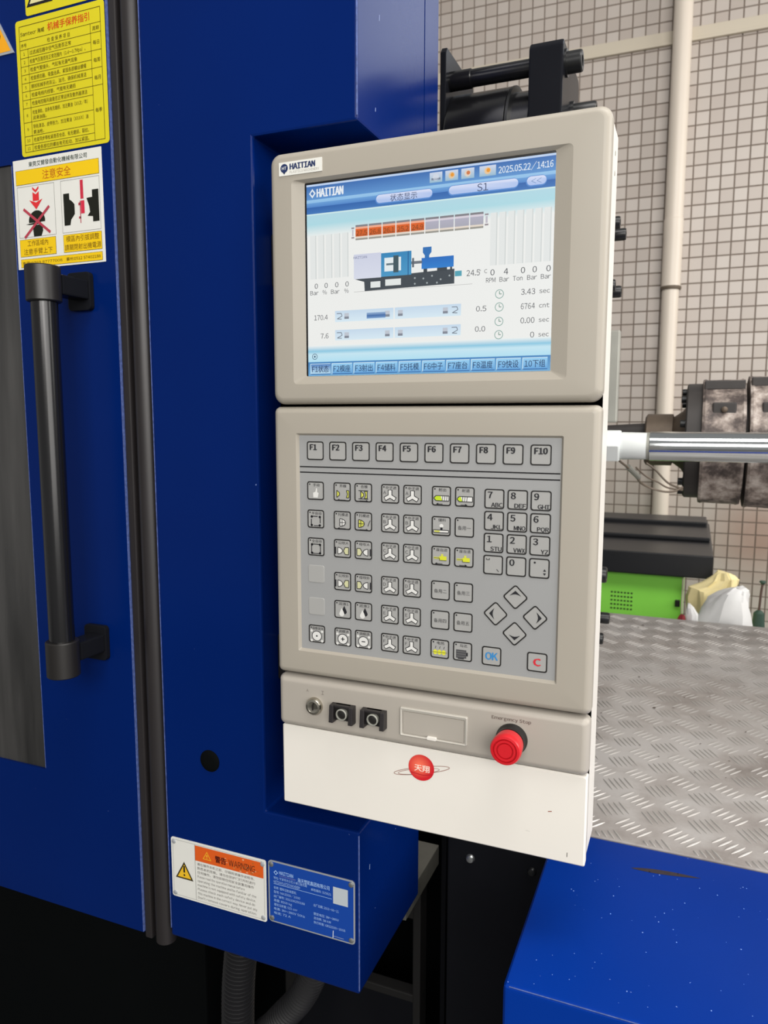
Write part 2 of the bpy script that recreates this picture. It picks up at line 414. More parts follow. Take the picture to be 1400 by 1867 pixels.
root = thing('machine_cabinet', 'blue painted machine cabinet with a notch that holds the grey control console', 'machine cabinet', (-0.45, 0.14, 0.75))
CX0, CX1, NX = -0.583, -0.3215, -0.4415
m = MB()
prof = [(CX0, 0.75), (CX1, 0.75), (CX1, 0.946), (NX, 0.946), (NX, 1.6925), (CX1, 1.6925), (CX1, 2.35), (CX0, 2.35)]
m.face([(x, YB, z) for x, z in prof]); m.face([(x, 0.228, z) for x, z in reversed(prof)])
b = len(m.v); n = len(prof)
for i in range(n):
    a, c = prof[i], prof[(i+1) % n]
    m.face([(a[0], YB, a[1]), (a[0], 0.228, a[1]), (c[0], 0.228, c[1]), (c[0], YB, c[1])])
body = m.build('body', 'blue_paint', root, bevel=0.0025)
m = MB(); m.box(CX0+0.004, CX1, 0.2285, 0.278, 1.6925, 2.35); m.build('upper_housing', 'blue_paint', root)
m = MB(); m.box(CX0+0.004, NX-0.004, 0.2285, 0.278, 0.80, 1.692); m.build('side_housing', 'blue_paint', root)
m = MB(); m.box(NX-0.02, CX1-0.01, 0.215, 0.227, 0.947, 1.692); m.build('notch_back', 'black_steel', root)
m = MB(); m.lathe((-0.517, YB+0.001, 0.994), (0, -1, 0), [(0, 0.0135), (0.0015, 0.0135), (0.003, 0.0115), (0.0034, 0.006)], 28)
m.build('hole_plug', 'dark_frame', root, smooth=True)
m = MB()
for z0, z1 in ((0.754, 0.942), (1.697, 2.34)): m.box(CX1-0.0009, CX1+0.0003, YB-0.0003, YB+0.0009, z0, z1)
m.build('worn_corner', 'worn_highlight', root)
m = MB(); m.box(CX0-0.0003, CX0+0.0005, YB-0.0003, YB+0.0012, 0.76, 2.34); m.build('worn_left_edge', 'worn_highlight', root)
m = MB()
for x, y, z, l in ((CX1+0.0002, 0.085, 1.808, 0.006), (CX1+0.0002, 0.075, 1.716, 0.004), (CX1+0.0002, 0.058, 0.886, 0.006)):
    m.face([(x, y, z), (x, y+0.0012, z), (x, y+0.0016, z+l), (x, y+0.0006, z+l)], C(150, 165, 205))
m.build('paint_chip', 'print', root)

root = thing('safety_door', 'blue machine safety door with dark window and long black tubular handle', 'machine door', (-1.1, 0.05, 0.74))
DX1 = -0.6275
m = MB()
molding(m, -1.75, DX1, 0.7395, 2.35, 0.002, [(0, 0.075), (0, YB+0.0015), (0.0015, YB)],
        hole=[(-1.62, -0.7815, 0.934, 1.706, 0.003, YB), (-1.62, -0.7815, 0.934, 1.706, 0.003, 0.06)])
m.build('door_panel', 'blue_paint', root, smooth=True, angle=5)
m = MB(); m.box(-1.62, -0.7817, YB+0.003, YB+0.008, 0.9342, 1.7058); m.build('window_pane', 'smoked_pane', root)
m = MB(); m.box(-1.62, -0.7817, 0.072, 0.0745, 0.9342, 1.7058); m.build('window_backing', 'black_steel', root)  # black sheet standing in for the unlit interior behind the pane
m = MB(); m.box(DX1-0.0006, DX1+0.0004, YB-0.0003, YB+0.003, 0.742, 2.34); m.build('worn_highlight', 'worn_highlight', root)  # pale strip: bevel highlight painted along the scratched door edge
m = MB(); m.box(-0.7818, -0.7810, YB-0.0003, YB+0.002, 0.936, 1.704); m.build('window_edge', 'worn_highlight', root)
m = MB(); m.box(DX1+0.0006, -0.6160, YB+0.002, 0.07, 0.733, 2.34); m.build('edge_strip', 'black_rubber', root, bevel=0.002)
m = MB(); m.lathe((-0.6005, 0.0415, 0.732), (0, 0, 1), [(0, 0.0130), (1.6, 0.0130)], 28); m.build('rubber_bulb', 'black_rubber', root, smooth=True)
m = MB(); m.box(-0.6155, -0.5850, 0.0560, 0.07, 0.733, 2.34); m.build('seal_channel', 'black_steel', root)
HX, HY = -0.677, -0.031
m = MB(); m.lathe((HX, HY, 1.10), (0, 0, 1), [(0, 0.0142), (0.46, 0.0142)], 36); m.build('handle_bar', 'black_gloss', root, smooth=True)
for z0, z1, zp in ((1.529, 1.568, 1.549), (1.098, 1.141, 1.123)):
    m = MB(); m.lathe((HX, HY, z0), (0, 0, 1), [(0, 0.0175), (0.0012, 0.0188), (z1-z0-0.0012, 0.0188), (z1-z0, 0.0175)], 36)
    br = m.build('handle_sleeve', 'black_plastic', root, smooth=True)
    m = MB(); m.box(HX-0.011, HX+0.013, HY+0.015, YB-0.006, zp-0.010, zp+0.012); m.build('bracket_arm', 'black_steel', br, bevel=0.002)
    m = MB(); slab(m, HX-0.019, HX+0.015, zp-0.022, zp+0.022, 0.005, YB, YB-0.007); m.build('mounting_plate', 'black_steel', br, bevel=0.001)

# ================================================================== STICKERS AND PLATES
def sticker(name, label, x0, x1, z0, z1, r, material, th=0.0006, cat='sticker'):
    m = MB(); slab(m, x0, x1, z0, z1, r, YB-0.0001, YB-th)
    return tag(m.build(name, material, org=((x0+x1)/2, YB, z0)), label, cat)
INK = C(66, 52, 12)
def tri_sign(m, x, z, s, y, edge, fill):
    h = s*0.87
    poly(m, [(x-s/2, z-h/2), (x+s/2, z-h/2), (x, z+h/2)], y, edge)
    k = 0.76
    poly(m, [(x-s/2*k, z-h/2+h*0.085), (x+s/2*k, z-h/2+h*0.085), (x, z-h/2+h*0.085+h*k)], y-0.0001, fill)
# maintenance table
X0, X1, Z0, Z1 = -0.7625, -0.6295, 1.7115, 1.8630
st = sticker('maintenance_sticker', 'yellow maintenance table sticker printed with rows of Chinese text on blue door', X0, X1, Z0, Z1, 0.004, 'sticker_yellow')
y = YB-0.0008
m = MB(); rectf(m, X0+0.0055, X1-0.0055, Z0+0.0045, Z1-0.0065, 0.0006, y, INK)
tx0, tx1 = X0+0.0055, X1-0.0055; tz1 = Z1-0.0065; tz0 = Z0+0.0045
zh = tz1-0.0160
c1, c2 = tx0+0.0125, tx1-0.0150
rows = [0.0100, 0.0093, 0.0093, 0.0093, 0.0093, 0.0093, 0.0093, 0.0093, 0.0160, 0.0155, 0.0095, 0.0]
zz = zh; edges = [zz]
for h in rows[:-1]: zz -= h; edges.append(zz)
for e in edges: rect(m, tx0, tx1 if e in (edges[0], edges[1]) else c2, e-0.00025, e+0.00025, y, INK)
for k in (3, 5, 7): rect(m, c2, tx1, edges[k]-0.00025, edges[k]+0.00025, y, INK)
rect(m, c1-0.00025, c1+0.00025, tz0, edges[1], y, INK); rect(m, c2-0.00025, c2+0.00025, tz0, edges[0], y, INK)
m.build('table_grid', 'print', st)
m = MB(); text(m, '机械手保养指引', tx0+0.044, tz1-0.0075, 0.0085, y, C(196, 66, 18), 'L', w=0.062, bold=0.02)
m.build('title', 'print', st)
m = MB()
text(m, 'Samtecr 海威', tx0+0.002, tz1-0.0090, 0.0048, y, INK, 'L', w=0.037, bold=0.01)
text(m, '检 查 保 养 项 目', (c1+c2)/2, edges[0]-0.0055, 0.0048, y, INK, 'C', w=0.034)
text(m, '序号', (tx0+c1)/2, edges[0]-0.0055, 0.0042, y, INK); text(m, '周期', (c2+tx1)/2, edges[0]-0.0055, 0.0045, y, INK)
body_txt = ['过滤减压器中空气压是否正常', '检查气压是否在正常范围内（0.4~0.7Mpa）。', '检查气管接头、气缸有无漏气现象', '检查感应器、吸盘治具、紧固各部螺丝螺帽',
            '擦拭机械手的灰尘、油污、确保机械清洁', '检查电线内线管、气管有无磨损', '检查电控箱风扇是否正常运转及散热器清洁', '检查滑轨、齿条有无磨损、加注黄油（XX次/年）', '导轨清洁、皮带张力、加注黄油（XXXX）油', '检查同步带松紧是否合适、有无磨损、裂纹。', '检查各部位的螺丝有无松动、加以紧固。']
for k, s in enumerate(body_txt):
    top = edges[k+1]; bot = edges[k+2] if k+2 < len(edges) else tz0
    zc = (top+bot)/2 if k not in (7, 8) else top-0.0055
    text(m, s, c1+0.0022, zc, 0.0047, y, INK, 'L', w=min(0.0840, 0.0041*len(s)+0.010))
    if k in (7, 8): text(m, ('润滑油脂。', '黄油枪。')[k-7], c1+0.0022, zc-0.0062, 0.0045, y, INK, 'L')
    text(m, str(k+1), (tx0+c1)/2, (top+bot)/2, 0.0032, y, INK)
for k, s, in ((2, '每日'), (4, '每周'), (6, '每月'), (9, '每季')): text(m, s, (c2+tx1)/2, edges[k]-0.001, 0.0046, y, INK)
m.build('table_text', 'print', st)
# upper yellow sticker, cut by the frame
st = sticker('hazard_sticker', 'yellow sticker with black triangle at the very top edge, above the maintenance table', -0.7450, -0.6300, 1.8660, 1.9300, 0.003, 'sticker_yellow')
m = MB(); tri_sign(m, -0.7230, 1.8925, 0.040, y, BLACK, C(206, 200, 150)); rect(m, -0.7262, -0.7198, 1.8810, 1.8900, y-0.0002, BLACK); m.build('triangle', 'print', st)
m = MB(); text(m, '注意安全', -0.698, 1.8960, 0.010, y, INK, 'L'); text(m, 'DANGER', -0.698, 1.8785, 0.0045, y, INK, 'L'); m.build('lettering', 'print', st)
# orange triangle at the left frame edge
m = MB()
P = [(-0.8480, 1.8300), (-0.7660, 1.8300), (-0.8070, 1.9020)]
for q0, q1 in ((YB-0.0001, YB-0.0016),):
    m.loops([[(x, q0, z) for x, z in P], [(x, q1, z) for x, z in P]], True, True)
st = tag(m.build('triangle_sign', 'plate_rim', org=(-0.807, YB, 1.830)), 'orange triangle warning sign with silver rim at the left edge of the door', 'warning sign')
m = MB(); poly(m, [(-0.8435, 1.8328), (-0.7705, 1.8328), (-0.8070, 1.8970)], YB-0.0018, C(224, 156, 24)); m.build('orange_field', 'print', st)
m = MB(); disc(m, -0.7900, 1.8510, 0.0045, YB-0.0020, BLACK); stroke(m, [(-0.822, 1.842), (-0.812, 1.868), (-0.800, 1.856)], 0.005, YB-0.0020, BLACK); m.build('pictogram', 'print', st)
# white safety sticker
X0, X1, Z0, Z1 = -0.7785, -0.6420, 1.5815, 1.7088
st = sticker('safety_sticker', 'white safety sticker with yellow bands, red arrow and black mould pictograms above door handle', X0, X1, Z0, Z1, 0.0006, 'sticker_white')
YEL, EDG, RED = C(224, 186, 14), C(96, 84, 40), C(206, 44, 50)
m = MB(); text(m, '東莞艾爾發自動化機械有限公司', (X0+X1)/2+0.002, Z1-0.0065, 0.0056, y, C(28, 54, 40), 'C', w=0.090, bold=0.01); m.build('company_line', 'print', st)
def band(x0, x1, z0, z1, nm='yellow_band'):
    m = MB(); rect(m, x0-0.0004, x1+0.0004, z0-0.0004, z1+0.0004, y, EDG); rect(m, x0, x1, z0, z1, y-0.0001, YEL)
    return m
m = band(X0+0.004, X1-0.0045, Z1-0.0285, Z1-0.0125); text(m, '注意安全', (X0+X1)/2, Z1-0.0205, 0.0105, y-0.0002, C(170, 80, 20), 'C', w=0.044); m.build('title_band', 'print', st)
m = MB()
for x0, x1 in ((X0+0.0045, X0+0.0635), (X0+0.0735, X1-0.0045)): rectf(m, x0, x1, Z0+0.0370, Z1-0.0310, 0.0004, y, C(120, 120, 118))
m.build('picture_frames', 'print', st)
ax = X0+0.034
m = MB()
poly(m, [(ax-0.005, Z1-0.0325), (ax, Z1-0.0365), (ax+0.005, Z1-0.0325), (ax+0.005, Z1-0.0355), (ax, Z1-0.0395), (ax-0.005, Z1-0.0355)], y, RED)
poly(m, [(ax-0.005, Z1-0.0385), (ax, Z1-0.0415), (ax+0.005, Z1-0.0385), (ax+0.005, Z1-0.0490), (ax-0.005, Z1-0.0490)], y, RED)
poly(m, [(ax-0.0105, Z1-0.0475), (ax, Z1-0.0590), (ax+0.0105, Z1-0.0475), (ax, Z1-0.0510)], y-0.0001, RED)
m.build('red_arrow', 'print', st)
hz = Z1-0.0720
m = MB()
poly(m, [(ax+0.013*math.cos(a), hz+0.012*math.sin(a)) for a in [math.radians(-8+(196)*i/14) for i in range(15)]], y, C(22, 26, 16))
poly(m, [(ax-0.018, hz-0.0030), (ax+0.006, hz-0.001), (ax+0.006, hz-0.004), (ax-0.012, hz-0.004)], y, C(22, 26, 16))
poly(m, [(ax-0.007, hz-0.0050), (ax+0.0085, hz-0.0045), (ax+0.009, hz-0.012), (ax+0.006, hz-0.0180), (ax-0.006, hz-0.0180)], y, C(22, 26, 16))
m.build('helmet_pictogram', 'print', st)
m = MB()
stroke(m, [(ax-0.0205, hz+0.0150), (ax+0.0205, hz-0.0150)], 0.0032, y-0.0002, C(168, 58, 74)); stroke(m, [(ax+0.0205, hz+0.0150), (ax-0.0205, hz-0.0185)], 0.0032, y-0.0003, C(168, 58, 74))
m.build('red_cross', 'print', st)
bx = X0+0.1045; bz = Z1-0.0620
m = MB()
poly(m, [(bx-0.0275, bz+0.016), (bx-0.0185, bz+0.016), (bx-0.0185, bz+0.009), (bx-0.0150, bz+0.007), (bx-0.0110, bz+0.003), (bx-0.0110, bz-0.008), (bx-0.0170, bz-0.014), (bx-0.0185, bz-0.020), (bx-0.0275, bz-0.020)], y, C(20, 22, 14))
poly(m, [(bx+0.0160, bz+0.0165), (bx+0.0255, bz+0.0165), (bx+0.0255, bz-0.019), (bx+0.0160, bz-0.019), (bx+0.0160, bz-0.013), (bx+0.0080, bz-0.012), (bx+0.0120, bz-0.008), (bx+0.0110, bz-0.001), (bx+0.0075, bz+0.008), (bx+0.0160, bz+0.0085)], y, C(20, 22, 14))
m.build('mould_pictogram', 'print', st)
m = MB(); rect(m, bx-0.0015, bx+0.0030, bz+0.0080, bz+0.0290, y, C(186, 40, 62)); rect(m, bx-0.0015, bx+0.0040, bz-0.0085, bz+0.0060, y, C(196, 40, 66))
rect(m, bx-0.0030, bx-0.0018, bz-0.0190, bz+0.0060, y, C(170, 60, 76)); rect(m, bx-0.0050, bx-0.0018, bz+0.001, bz+0.004, y, C(170, 60, 76)); rect(m, bx-0.0050, bx-0.0018, bz-0.014, bz-0.0115, y, C(170, 60, 76))
m.build('red_arm', 'print', st)
TXC = C(96, 66, 8)
m = band(X0+0.0050, X0+0.0620, Z0+0.0150, Z0+0.0345)
text(m, '工作區域內', X0+0.0335, Z0+0.0298, 0.0068, y-0.0002, TXC, 'C', w=0.033); text(m, '注意手臂上下', X0+0.0335, Z0+0.0202, 0.0068, y-0.0002, TXC, 'C', w=0.046); m.build('caption_band', 'print', st)
m = band(X0+0.0745, X1-0.0045, Z0+0.0150, Z0+0.0345)
text(m, '模區內引拔調整', X0+0.1035, Z0+0.0298, 0.0068, y-0.0002, TXC, 'C', w=0.050); text(m, '請關閉射出機電源', X0+0.1035, Z0+0.0202, 0.0068, y-0.0002, TXC, 'C', w=0.055); m.build('caption_band', 'print', st)
m = band(X0+0.0050, X1-0.0045, Z0+0.0025, Z0+0.0115)
text(m, '東莞:0769 87777008', X0+0.0070, Z0+0.0070, 0.0038, y-0.0002, INK, 'L', w=0.064); text(m, '蘇州:0512 57402188', X1-0.0070, Z0+0.0070, 0.0040, y-0.0002, INK, 'R', w=0.052, bold=0.01); m.build('phone_band', 'print', st)
# warning plate
X0, X1, Z0, Z1 = -0.5780, -0.4415, 0.8065, 0.8850
st = sticker('warning_plate', 'scuffed white metal warning plate with orange heading and yellow triangle on blue cabinet', X0, X1, Z0, Z1, 0.003, 'sticker_white', 0.0010, 'warning plate')
y = YB-0.0012
m = MB(); rectf(m, X0+0.0025, X1-0.0025, Z0+0.0025, Z1-0.0025, 0.0003, y, C(110, 110, 108)); rect(m, X0+0.0355, X0+0.0359, Z0+0.0025, Z1-0.0025, y, C(90, 90, 90)); m.build('border', 'print', st)
m = MB(); rect(m, X0+0.0358, X1-0.0035, Z1-0.0235, Z1-0.0038, y, C(206, 86, 26))
for q in range(22):
    cx = random.uniform(X0+0.075, X1-0.008); cz = Z1-0.0235+random.uniform(0.001, 0.018); disc(m, cx, cz, random.uniform(0.0005, 0.0022), y-0.0001, random.choice([C(190, 116, 60), C(160, 96, 40), C(214, 150, 110)]), 7, random.uniform(0.0004, 0.0012))
m.build('orange_heading', 'print', st)
m = MB(); tri_sign(m, X0+0.0535, Z1-0.0135, 0.0125, y-0.0002, C(226, 170, 40), C(206, 86, 26)); text(m, '!!', X0+0.0535, Z1-0.0148, 0.0045, y-0.0005, C(240, 200, 60))
text(m, '警告', X0+0.0655, Z1-0.0145, 0.0085, y-0.0003, C(70, 16, 12), 'L', w=0.0155, bold=0.035); text(m, 'WARNING', X0+0.0850, Z1-0.0145, 0.0078, y-0.0003, C(92, 44, 22), 'L', w=0.0365, bold=0.01); m.build('heading_text', 'print', st)
m = MB(); tri_sign(m, X0+0.0190, Z0+0.0375, 0.0265, y, C(52, 44, 20), C(222, 178, 40)); rect(m, X0+0.0178, X0+0.0202, Z0+0.0350, Z0+0.0435, y-0.0003, BLACK); disc(m, X0+0.0190, Z0+0.0315, 0.0013, y-0.0003, BLACK); m.build('triangle', 'print', st)
m = MB(); GT = C(92, 88, 84)
for k, s in enumerate(['请在操作本机之前、仔细阅读操作说明书、', '熟悉本机性能。请勿在防护门打开时进行', '任何操作。请勿拆除任何安全装置后操作', 'Please read the operation manual before', 'operating the machine and be familiar of the', 'machine is not equipped with safety device.', 'Please check each safety device and do', 'this machine in the correct way. Never put any', 'Don\'t remove covers during operation.']):
    text(m, s, X0+0.0385, Z1-0.0275-k*0.0055, 0.0036 if k < 3 else 0.0030, y, GT, 'L', w=(0.082, 0.083, 0.081, 0.068, 0.084, 0.083, 0.082, 0.085, 0.084)[k])
m.build('body_text', 'print', st)
for x, z in ((X0+0.0045, Z1-0.0055), (X0+0.0045, Z0+0.0050), (X1-0.0045, Z1-0.0055), (X1-0.0045, Z0+0.0050)):
    m = MB(); m.lathe((x, YB-0.0010, z), (0, -1, 0), [(0, 0.0030), (0.0008, 0.0028), (0.0014, 0.0016)], 16); m.build('rivet', 'plate_rim', st, smooth=True)
# name plate
X0, X1, Z0, Z1 = -0.4385, -0.3265, 0.8100, 0.8875
st = sticker('name_plate', 'blue metal machine name plate with silver rim and white lettering on cabinet', X0, X1, Z0, Z1, 0.0045, 'plate_rim', 0.0009, 'name plate')
m = MB(); slab(m, X0+0.0018, X1-0.0018, Z0+0.0018, Z1-0.0018, 0.0035, YB-0.0009, YB-0.0012); m.build('blue_field', 'nameplate_blue', st)
y = YB-0.0014; LT = C(150, 182, 226)
m = MB(); poly(m, [(X0+0.0075, Z1-0.0140), (X0+0.0105, Z1-0.0170), (X0+0.0135, Z1-0.0140), (X0+0.0105, Z1-0.0110)], y, LT); disc(m, X0+0.0105, Z1-0.0140, 0.0014, y-0.0001, C(10, 62, 150))
text(m, 'HAITIAN', X0+0.0150, Z1-0.0130, 0.0042, y, LT, 'L', w=0.0185, bold=0.03); text(m, 'PLASTICS MACHINERY', X0+0.0150, Z1-0.0170, 0.0016, y, C(130, 130, 180), 'L', w=0.022)
text(m, '海天塑机集团有限公司', X0+0.0395, Z1-0.0160, 0.0052, y, LT, 'L', w=0.041, bold=0.015)
m.build('maker_name', 'print', st)
m = MB()
for k, (s, w) in enumerate([('地址: 宁波市北仑区小港江南东路', 0.044), ('HAITIAN PLASTICS MACHINERY', 0.035)]): text(m, s, X0+0.0075, Z1-0.0205-k*0.0050, 0.0033, y, LT, 'L', w=w)
text(m, '邮政编码: 315821', X0+0.0570, Z1-0.0230, 0.0033, y, LT, 'L', w=0.0255)
rect(m, X0+0.0075, X0+0.0835, Z1-0.0285, Z1-0.0280, y, LT)
for k, (s, w) in enumerate([('名称: 塑料注射成型机', 0.030), ('型号: MA2500/1000', 0.035), ('出厂编号: 201206250188', 0.041), ('质量: 8500 kg', 0.024), ('理论注射量: 521 cm³', 0.031), ('电源: 3N~380V 50Hz', 0.041), ('电流: 72 A', 0.022)]):
    text(m, s, X0+0.0075, Z1-0.0330-k*0.0053, 0.0034, y, LT, 'L', w=w)
for k, (s, w) in ((0, ('出厂日期: 2012-06-21', 0.032)), (2, ('额定电压: 3N~380V', 0.032)), (3, ('总功率: 38 kW', 0.022)), (4, ('执行标准: GB22530-2008', 0.040))):
    text(m, s, X0+0.0600, Z1-0.0415-k*0.0053, 0.0034, y, LT, 'L', w=w)
m.build('data_lines', 'print', st)
m = MB(); rect(m, X0+0.0850, X1-0.0085, Z1-0.0330, Z1-0.0125, y, C(176, 184, 190)); m.build('blank_square', 'print', st)
m = MB(); stroke(m, [(X0+0.0845, Z0+0.0018), (X0+0.0850, Z0+0.0110)], 0.0009, y-0.0001, C(200, 208, 220)); stroke(m, [(X0+0.085, Z0+0.0045), (X0+0.098, Z0+0.0042)], 0.0005, y-0.0001, C(150, 160, 190)); m.build('scratch', 'print', st)
for x, z in ((X0+0.0045, Z1-0.0050), (X0+0.0045, Z0+0.0050), (X1-0.0045, Z1-0.0050), (X1-0.0045, Z0+0.0050)):
    m = MB(); m.lathe((x, YB-0.0011, z), (0, -1, 0), [(0, 0.0032), (0.0008, 0.0030), (0.0015, 0.0016)], 16); m.build('rivet', 'bolt_zinc', st, smooth=True)

# ================================================================== CONTROL CONSOLE
H = 1.40
KX0, KX1 = -0.4050, -0.0755
con = thing('control_console', 'light grey machine control console with colour screen, keypad and red stop button', 'control panel', (-0.24, 0.03, H-0.421))
m = MB(); molding(m, KX0+0.0015, KX1-0.0008, H-0.4205, H+0.2605, 0.010, [(0.002, 0.062), (0, 0.060), (0, 0.0145)]); 
m.loops([at_y(rrect(KX0+0.0035, KX1-0.0028, H-0.4185, H+0.2585, 0.008, 8), 0.062)], True, False)
m.loops([at_y(rrect(KX0+0.0015, KX1-0.0008, H-0.4205, H+0.2605, 0.010, 8), 0.0145)], False, True)
m.build('housing', 'console_white', con, smooth=True, angle=5)
STEP = [(0, 0.0148)] + [(0.0075*(1-math.cos(math.radians(a))), 0.0085*(1-math.sin(math.radians(a)))) for a in [90*i/10 for i in range(11)]]
ys = 0.0050; q = (0.68+ys)/0.68
SX0, SX1, SZ0, SZ1 = -0.36176*q, -0.12063*q, H+0.04277*q, H+0.2263*q
m = MB(); molding(m, KX0, KX1, H+0.0150, H+0.2615, 0.011, STEP,
    hole=[(SX0-0.0150, SX1+0.0150, SZ0-0.0080, SZ1+0.0050, 0.004, 0.0), (SX0-0.0022, SX1, SZ0, SZ1+0.0022, 0.0012, ys-0.001), (SX0-0.0022, SX1, SZ0, SZ1+0.0022, 0.0012, ys+0.002)])
m.build('screen_bezel', 'console_plastic', con, smooth=True, angle=5)
OX0, OX1, OZ0, OZ1 = -0.3755, -0.1092, H-0.2415, H-0.0165
m = MB(); molding(m, KX0, KX1, H-0.2708, H+0.0126, 0.006, STEP,
    hole=[(OX0-0.0025, OX1+0.0020, OZ0-0.0025, OZ1+0.0020, 0.0015, 0.0), (OX0, OX1, OZ0, OZ1, 0.001, 0.0030), (OX0, OX1, OZ0, OZ1, 0.001, 0.006)])
m.build('keypad_frame', 'console_plastic', con, smooth=True, angle=5)
m = MB(); molding(m, KX0+0.001, KX1-0.0005, H-0.3300, H-0.2732, 0.006, STEP); m.build('switch_strip', 'strip_plastic', con, smooth=True, angle=5)
m = MB(); molding(m, KX0+0.003, KX1-0.001, H-0.4210, H-0.3310, 0.002, [(0, 0.0148), (0, 0.0065), (0.0015, 0.0050)]); m.build('lower_panel', 'console_white', con, smooth=True, angle=5)
for z0, z1 in ((1.545, 1.602), (1.095, 1.150)):
    m = MB(); m.box(NX+0.0003, KX0+0.030, 0.0625, 0.105, z0, z1); m.build('hinge_block', 'black_plastic', con, bevel=0.003)
m = MB(); m.box(-0.395, -0.300, 0.0625, 0.213, 1.00, 1.64); m.build('light_block', 'black_steel', con, bevel=0.003)  # unseen box added behind the console to keep light out of the notch
m = MB()
for z in (H+0.233, H+0.216): m.lathe((KX1-0.0011, 0.040, z), (1, 0, 0), [(0, 0.0022), (0.0006, 0.0022)], 12)
m.build('side_screws', 'grey_steel', con, smooth=True)
# maker badge
bx0, bx1, bz0, bz1 = -0.3925, -0.3450, H+0.2382, H+0.2510
m = MB(); slab(m, bx0, bx1, bz0, bz1, 0.0004, 0.0002, -0.0008); bd = m.build('maker_badge', 'sticker_white', con)
m = MB(); disc(m, bx0+0.0060, bz0+0.0070, 0.0042, -0.0010, NAVY); poly(m, [(bx0+0.0045, bz0+0.0032), (bx0+0.0060, bz0+0.0012), (bx0+0.0075, bz0+0.0032)], -0.0010, NAVY)
text(m, 'HT', bx0+0.0060, bz0+0.0070, 0.0028, -0.0012, WHITE, 'C', bold=0.02); text(m, 'HAITIAN', bx0+0.0125, bz0+0.0080, 0.0054, -0.0010, NAVY, 'L', w=0.0275, bold=0.09)
text(m, 'PLASTICS MACHINERY', bx0+0.0122, bz0+0.0028, 0.0022, -0.0010, C(168, 164, 158), 'L', w=0.0325); m.build('badge_print', 'print', bd)

# ---- screen
SW, SH = SX1-SX0, SZ1-SZ0
def U(u): return SX0+u*SW
def V(v): return SZ1-v*SH
ye = ys-0.0012
def srect(m, u0, u1, v0, v1, lay, c, c2=None): rect(m, U(u0), U(u1), V(v1), V(v0), ye-lay*0.00008, c, c2)
def stext(m, s, u, v, h, c, align='C', w=None, bold=0.0, lay=4): text(m, s, U(u), V(v), h*SH, ye-lay*0.00008, c, align, None if w is None else w*SW, bold)
def spill(m, u0, u1, v0, v1, c, lay=2, c2=None):
    r = (v1-v0)*SH/2
    m.face([(x, ye-lay*0.00008, z) for x, z in rrect(U(u0), U(u1), V(v1), V(v0), r, 6)], c if c2 is None else [c if z > V((v0+v1)/2) else c2 for x, z in rrect(U(u0), U(u1), V(v1), V(v0), r, 6)])
m = MB(); m.box(SX0-0.0022, SX1, ys-0.0008, ys+0.003, SZ0, SZ1+0.0022); m.build('screen_gasket', 'black_gloss', con)
m = MB(); srect(m, 0, 1, 0, 1, 0, C(236, 237, 234))
srect(m, 0, 1, 0.152, 0.205, 1, C(176, 214, 226), C(172, 216, 226)); srect(m, 0, 1, 0.205, 0.27, 1, C(172, 216, 226), C(236, 238, 235))
srect(m, 0, 1, 0.838, 0.868, 1, C(236, 240, 238), C(138, 198, 224)); srect(m, 0, 1, 0.868, 0.885, 1, C(138, 198, 224), C(196, 228, 240)); srect(m, 0, 1, 0.885, 0.925, 1, C(196, 228, 240), C(176, 222, 240))
scr = m.build('display_screen', 'display', con)
m = MB(); srect(m, 0, 1, 0, 0.010, 2, C(190, 210, 238)); srect(m, 0, 1, 0.010, 0.078, 2, C(58, 108, 176), C(92, 146, 206)); srect(m, 0, 1, 0.078, 0.094, 2, C(150, 196, 232), C(140, 188, 230))
srect(m, 0, 1, 0.094, 0.116, 2, C(104, 158, 214), C(78, 132, 200)); srect(m, 0, 1, 0.116, 0.150, 2, C(44, 98, 170), C(60, 116, 184)); srect(m, 0, 1, 0.150, 0.157, 2, C(206, 232, 232))
m.build('header_bar', 'display', scr)
m = MB(); poly(m, [(U(0.012), V(0.046)), (U(0.027), V(0.070)), (U(0.042), V(0.046)), (U(0.027), V(0.022))], ye-0.0003, C(226, 234, 240)); poly(m, [(U(0.019), V(0.046)), (U(0.027), V(0.058)), (U(0.035), V(0.046)), (U(0.027), V(0.034))], ye-0.0004, C(70, 120, 184))
stext(m, 'HAITIAN', 0.048, 0.046, 0.042, C(230, 236, 242), 'L', 0.116, 0.07); m.build('header_logo', 'display', scr)
m = MB(); stext(m, '2025.05.22/14:16', 0.793, 0.046, 0.030, C(232, 240, 246), 'L', 0.198, 0.015); m.build('date_time', 'display', scr)
for k, (u, w, c) in enumerate(((0.552, 0.050, (206, 214, 226)), (0.614, 0.050, (222, 196, 160)), (0.676, 0.050, (220, 206, 190)), (0.752, 0.062, (232, 196, 150)))):
    m = MB(); srect(m, u-w/2, u+w/2, 0.018, 0.066, 3, C(206, 214, 232), C(150, 186, 206)); disc(m, U(u), V(0.042), 0.0030, ye-0.0004, C(*c)); 
    if k == 0: srect(m, u-0.018, u+0.018, 0.045, 0.055, 5, C(120, 130, 150))
    else: disc(m, U(u)+0.0006, V(0.040), 0.0017, ye-0.0005, C(230, 150, 40) if k != 2 else C(206, 120, 70))
    m.build('header_icon', 'display', scr)
for u0, u1, s in ((0.303, 0.540, '状态显示'), (0.600, 0.868, 'S1'), (0.894, 0.970, '<<')):
    m = MB(); spill(m, u0, u1, 0.090, 0.139, C(86, 138, 206), 3); spill(m, u0+0.004, u1-0.002, 0.093, 0.133, C(216, 222, 244), 4, C(176, 196, 236)); stext(m, s, (u0+u1)/2, 0.115, 0.034 if s != '<<' else 0.022, C(44, 60, 96) if s != '<<' else C(90, 130, 180), lay=6); m.build('title_button', 'display', scr)
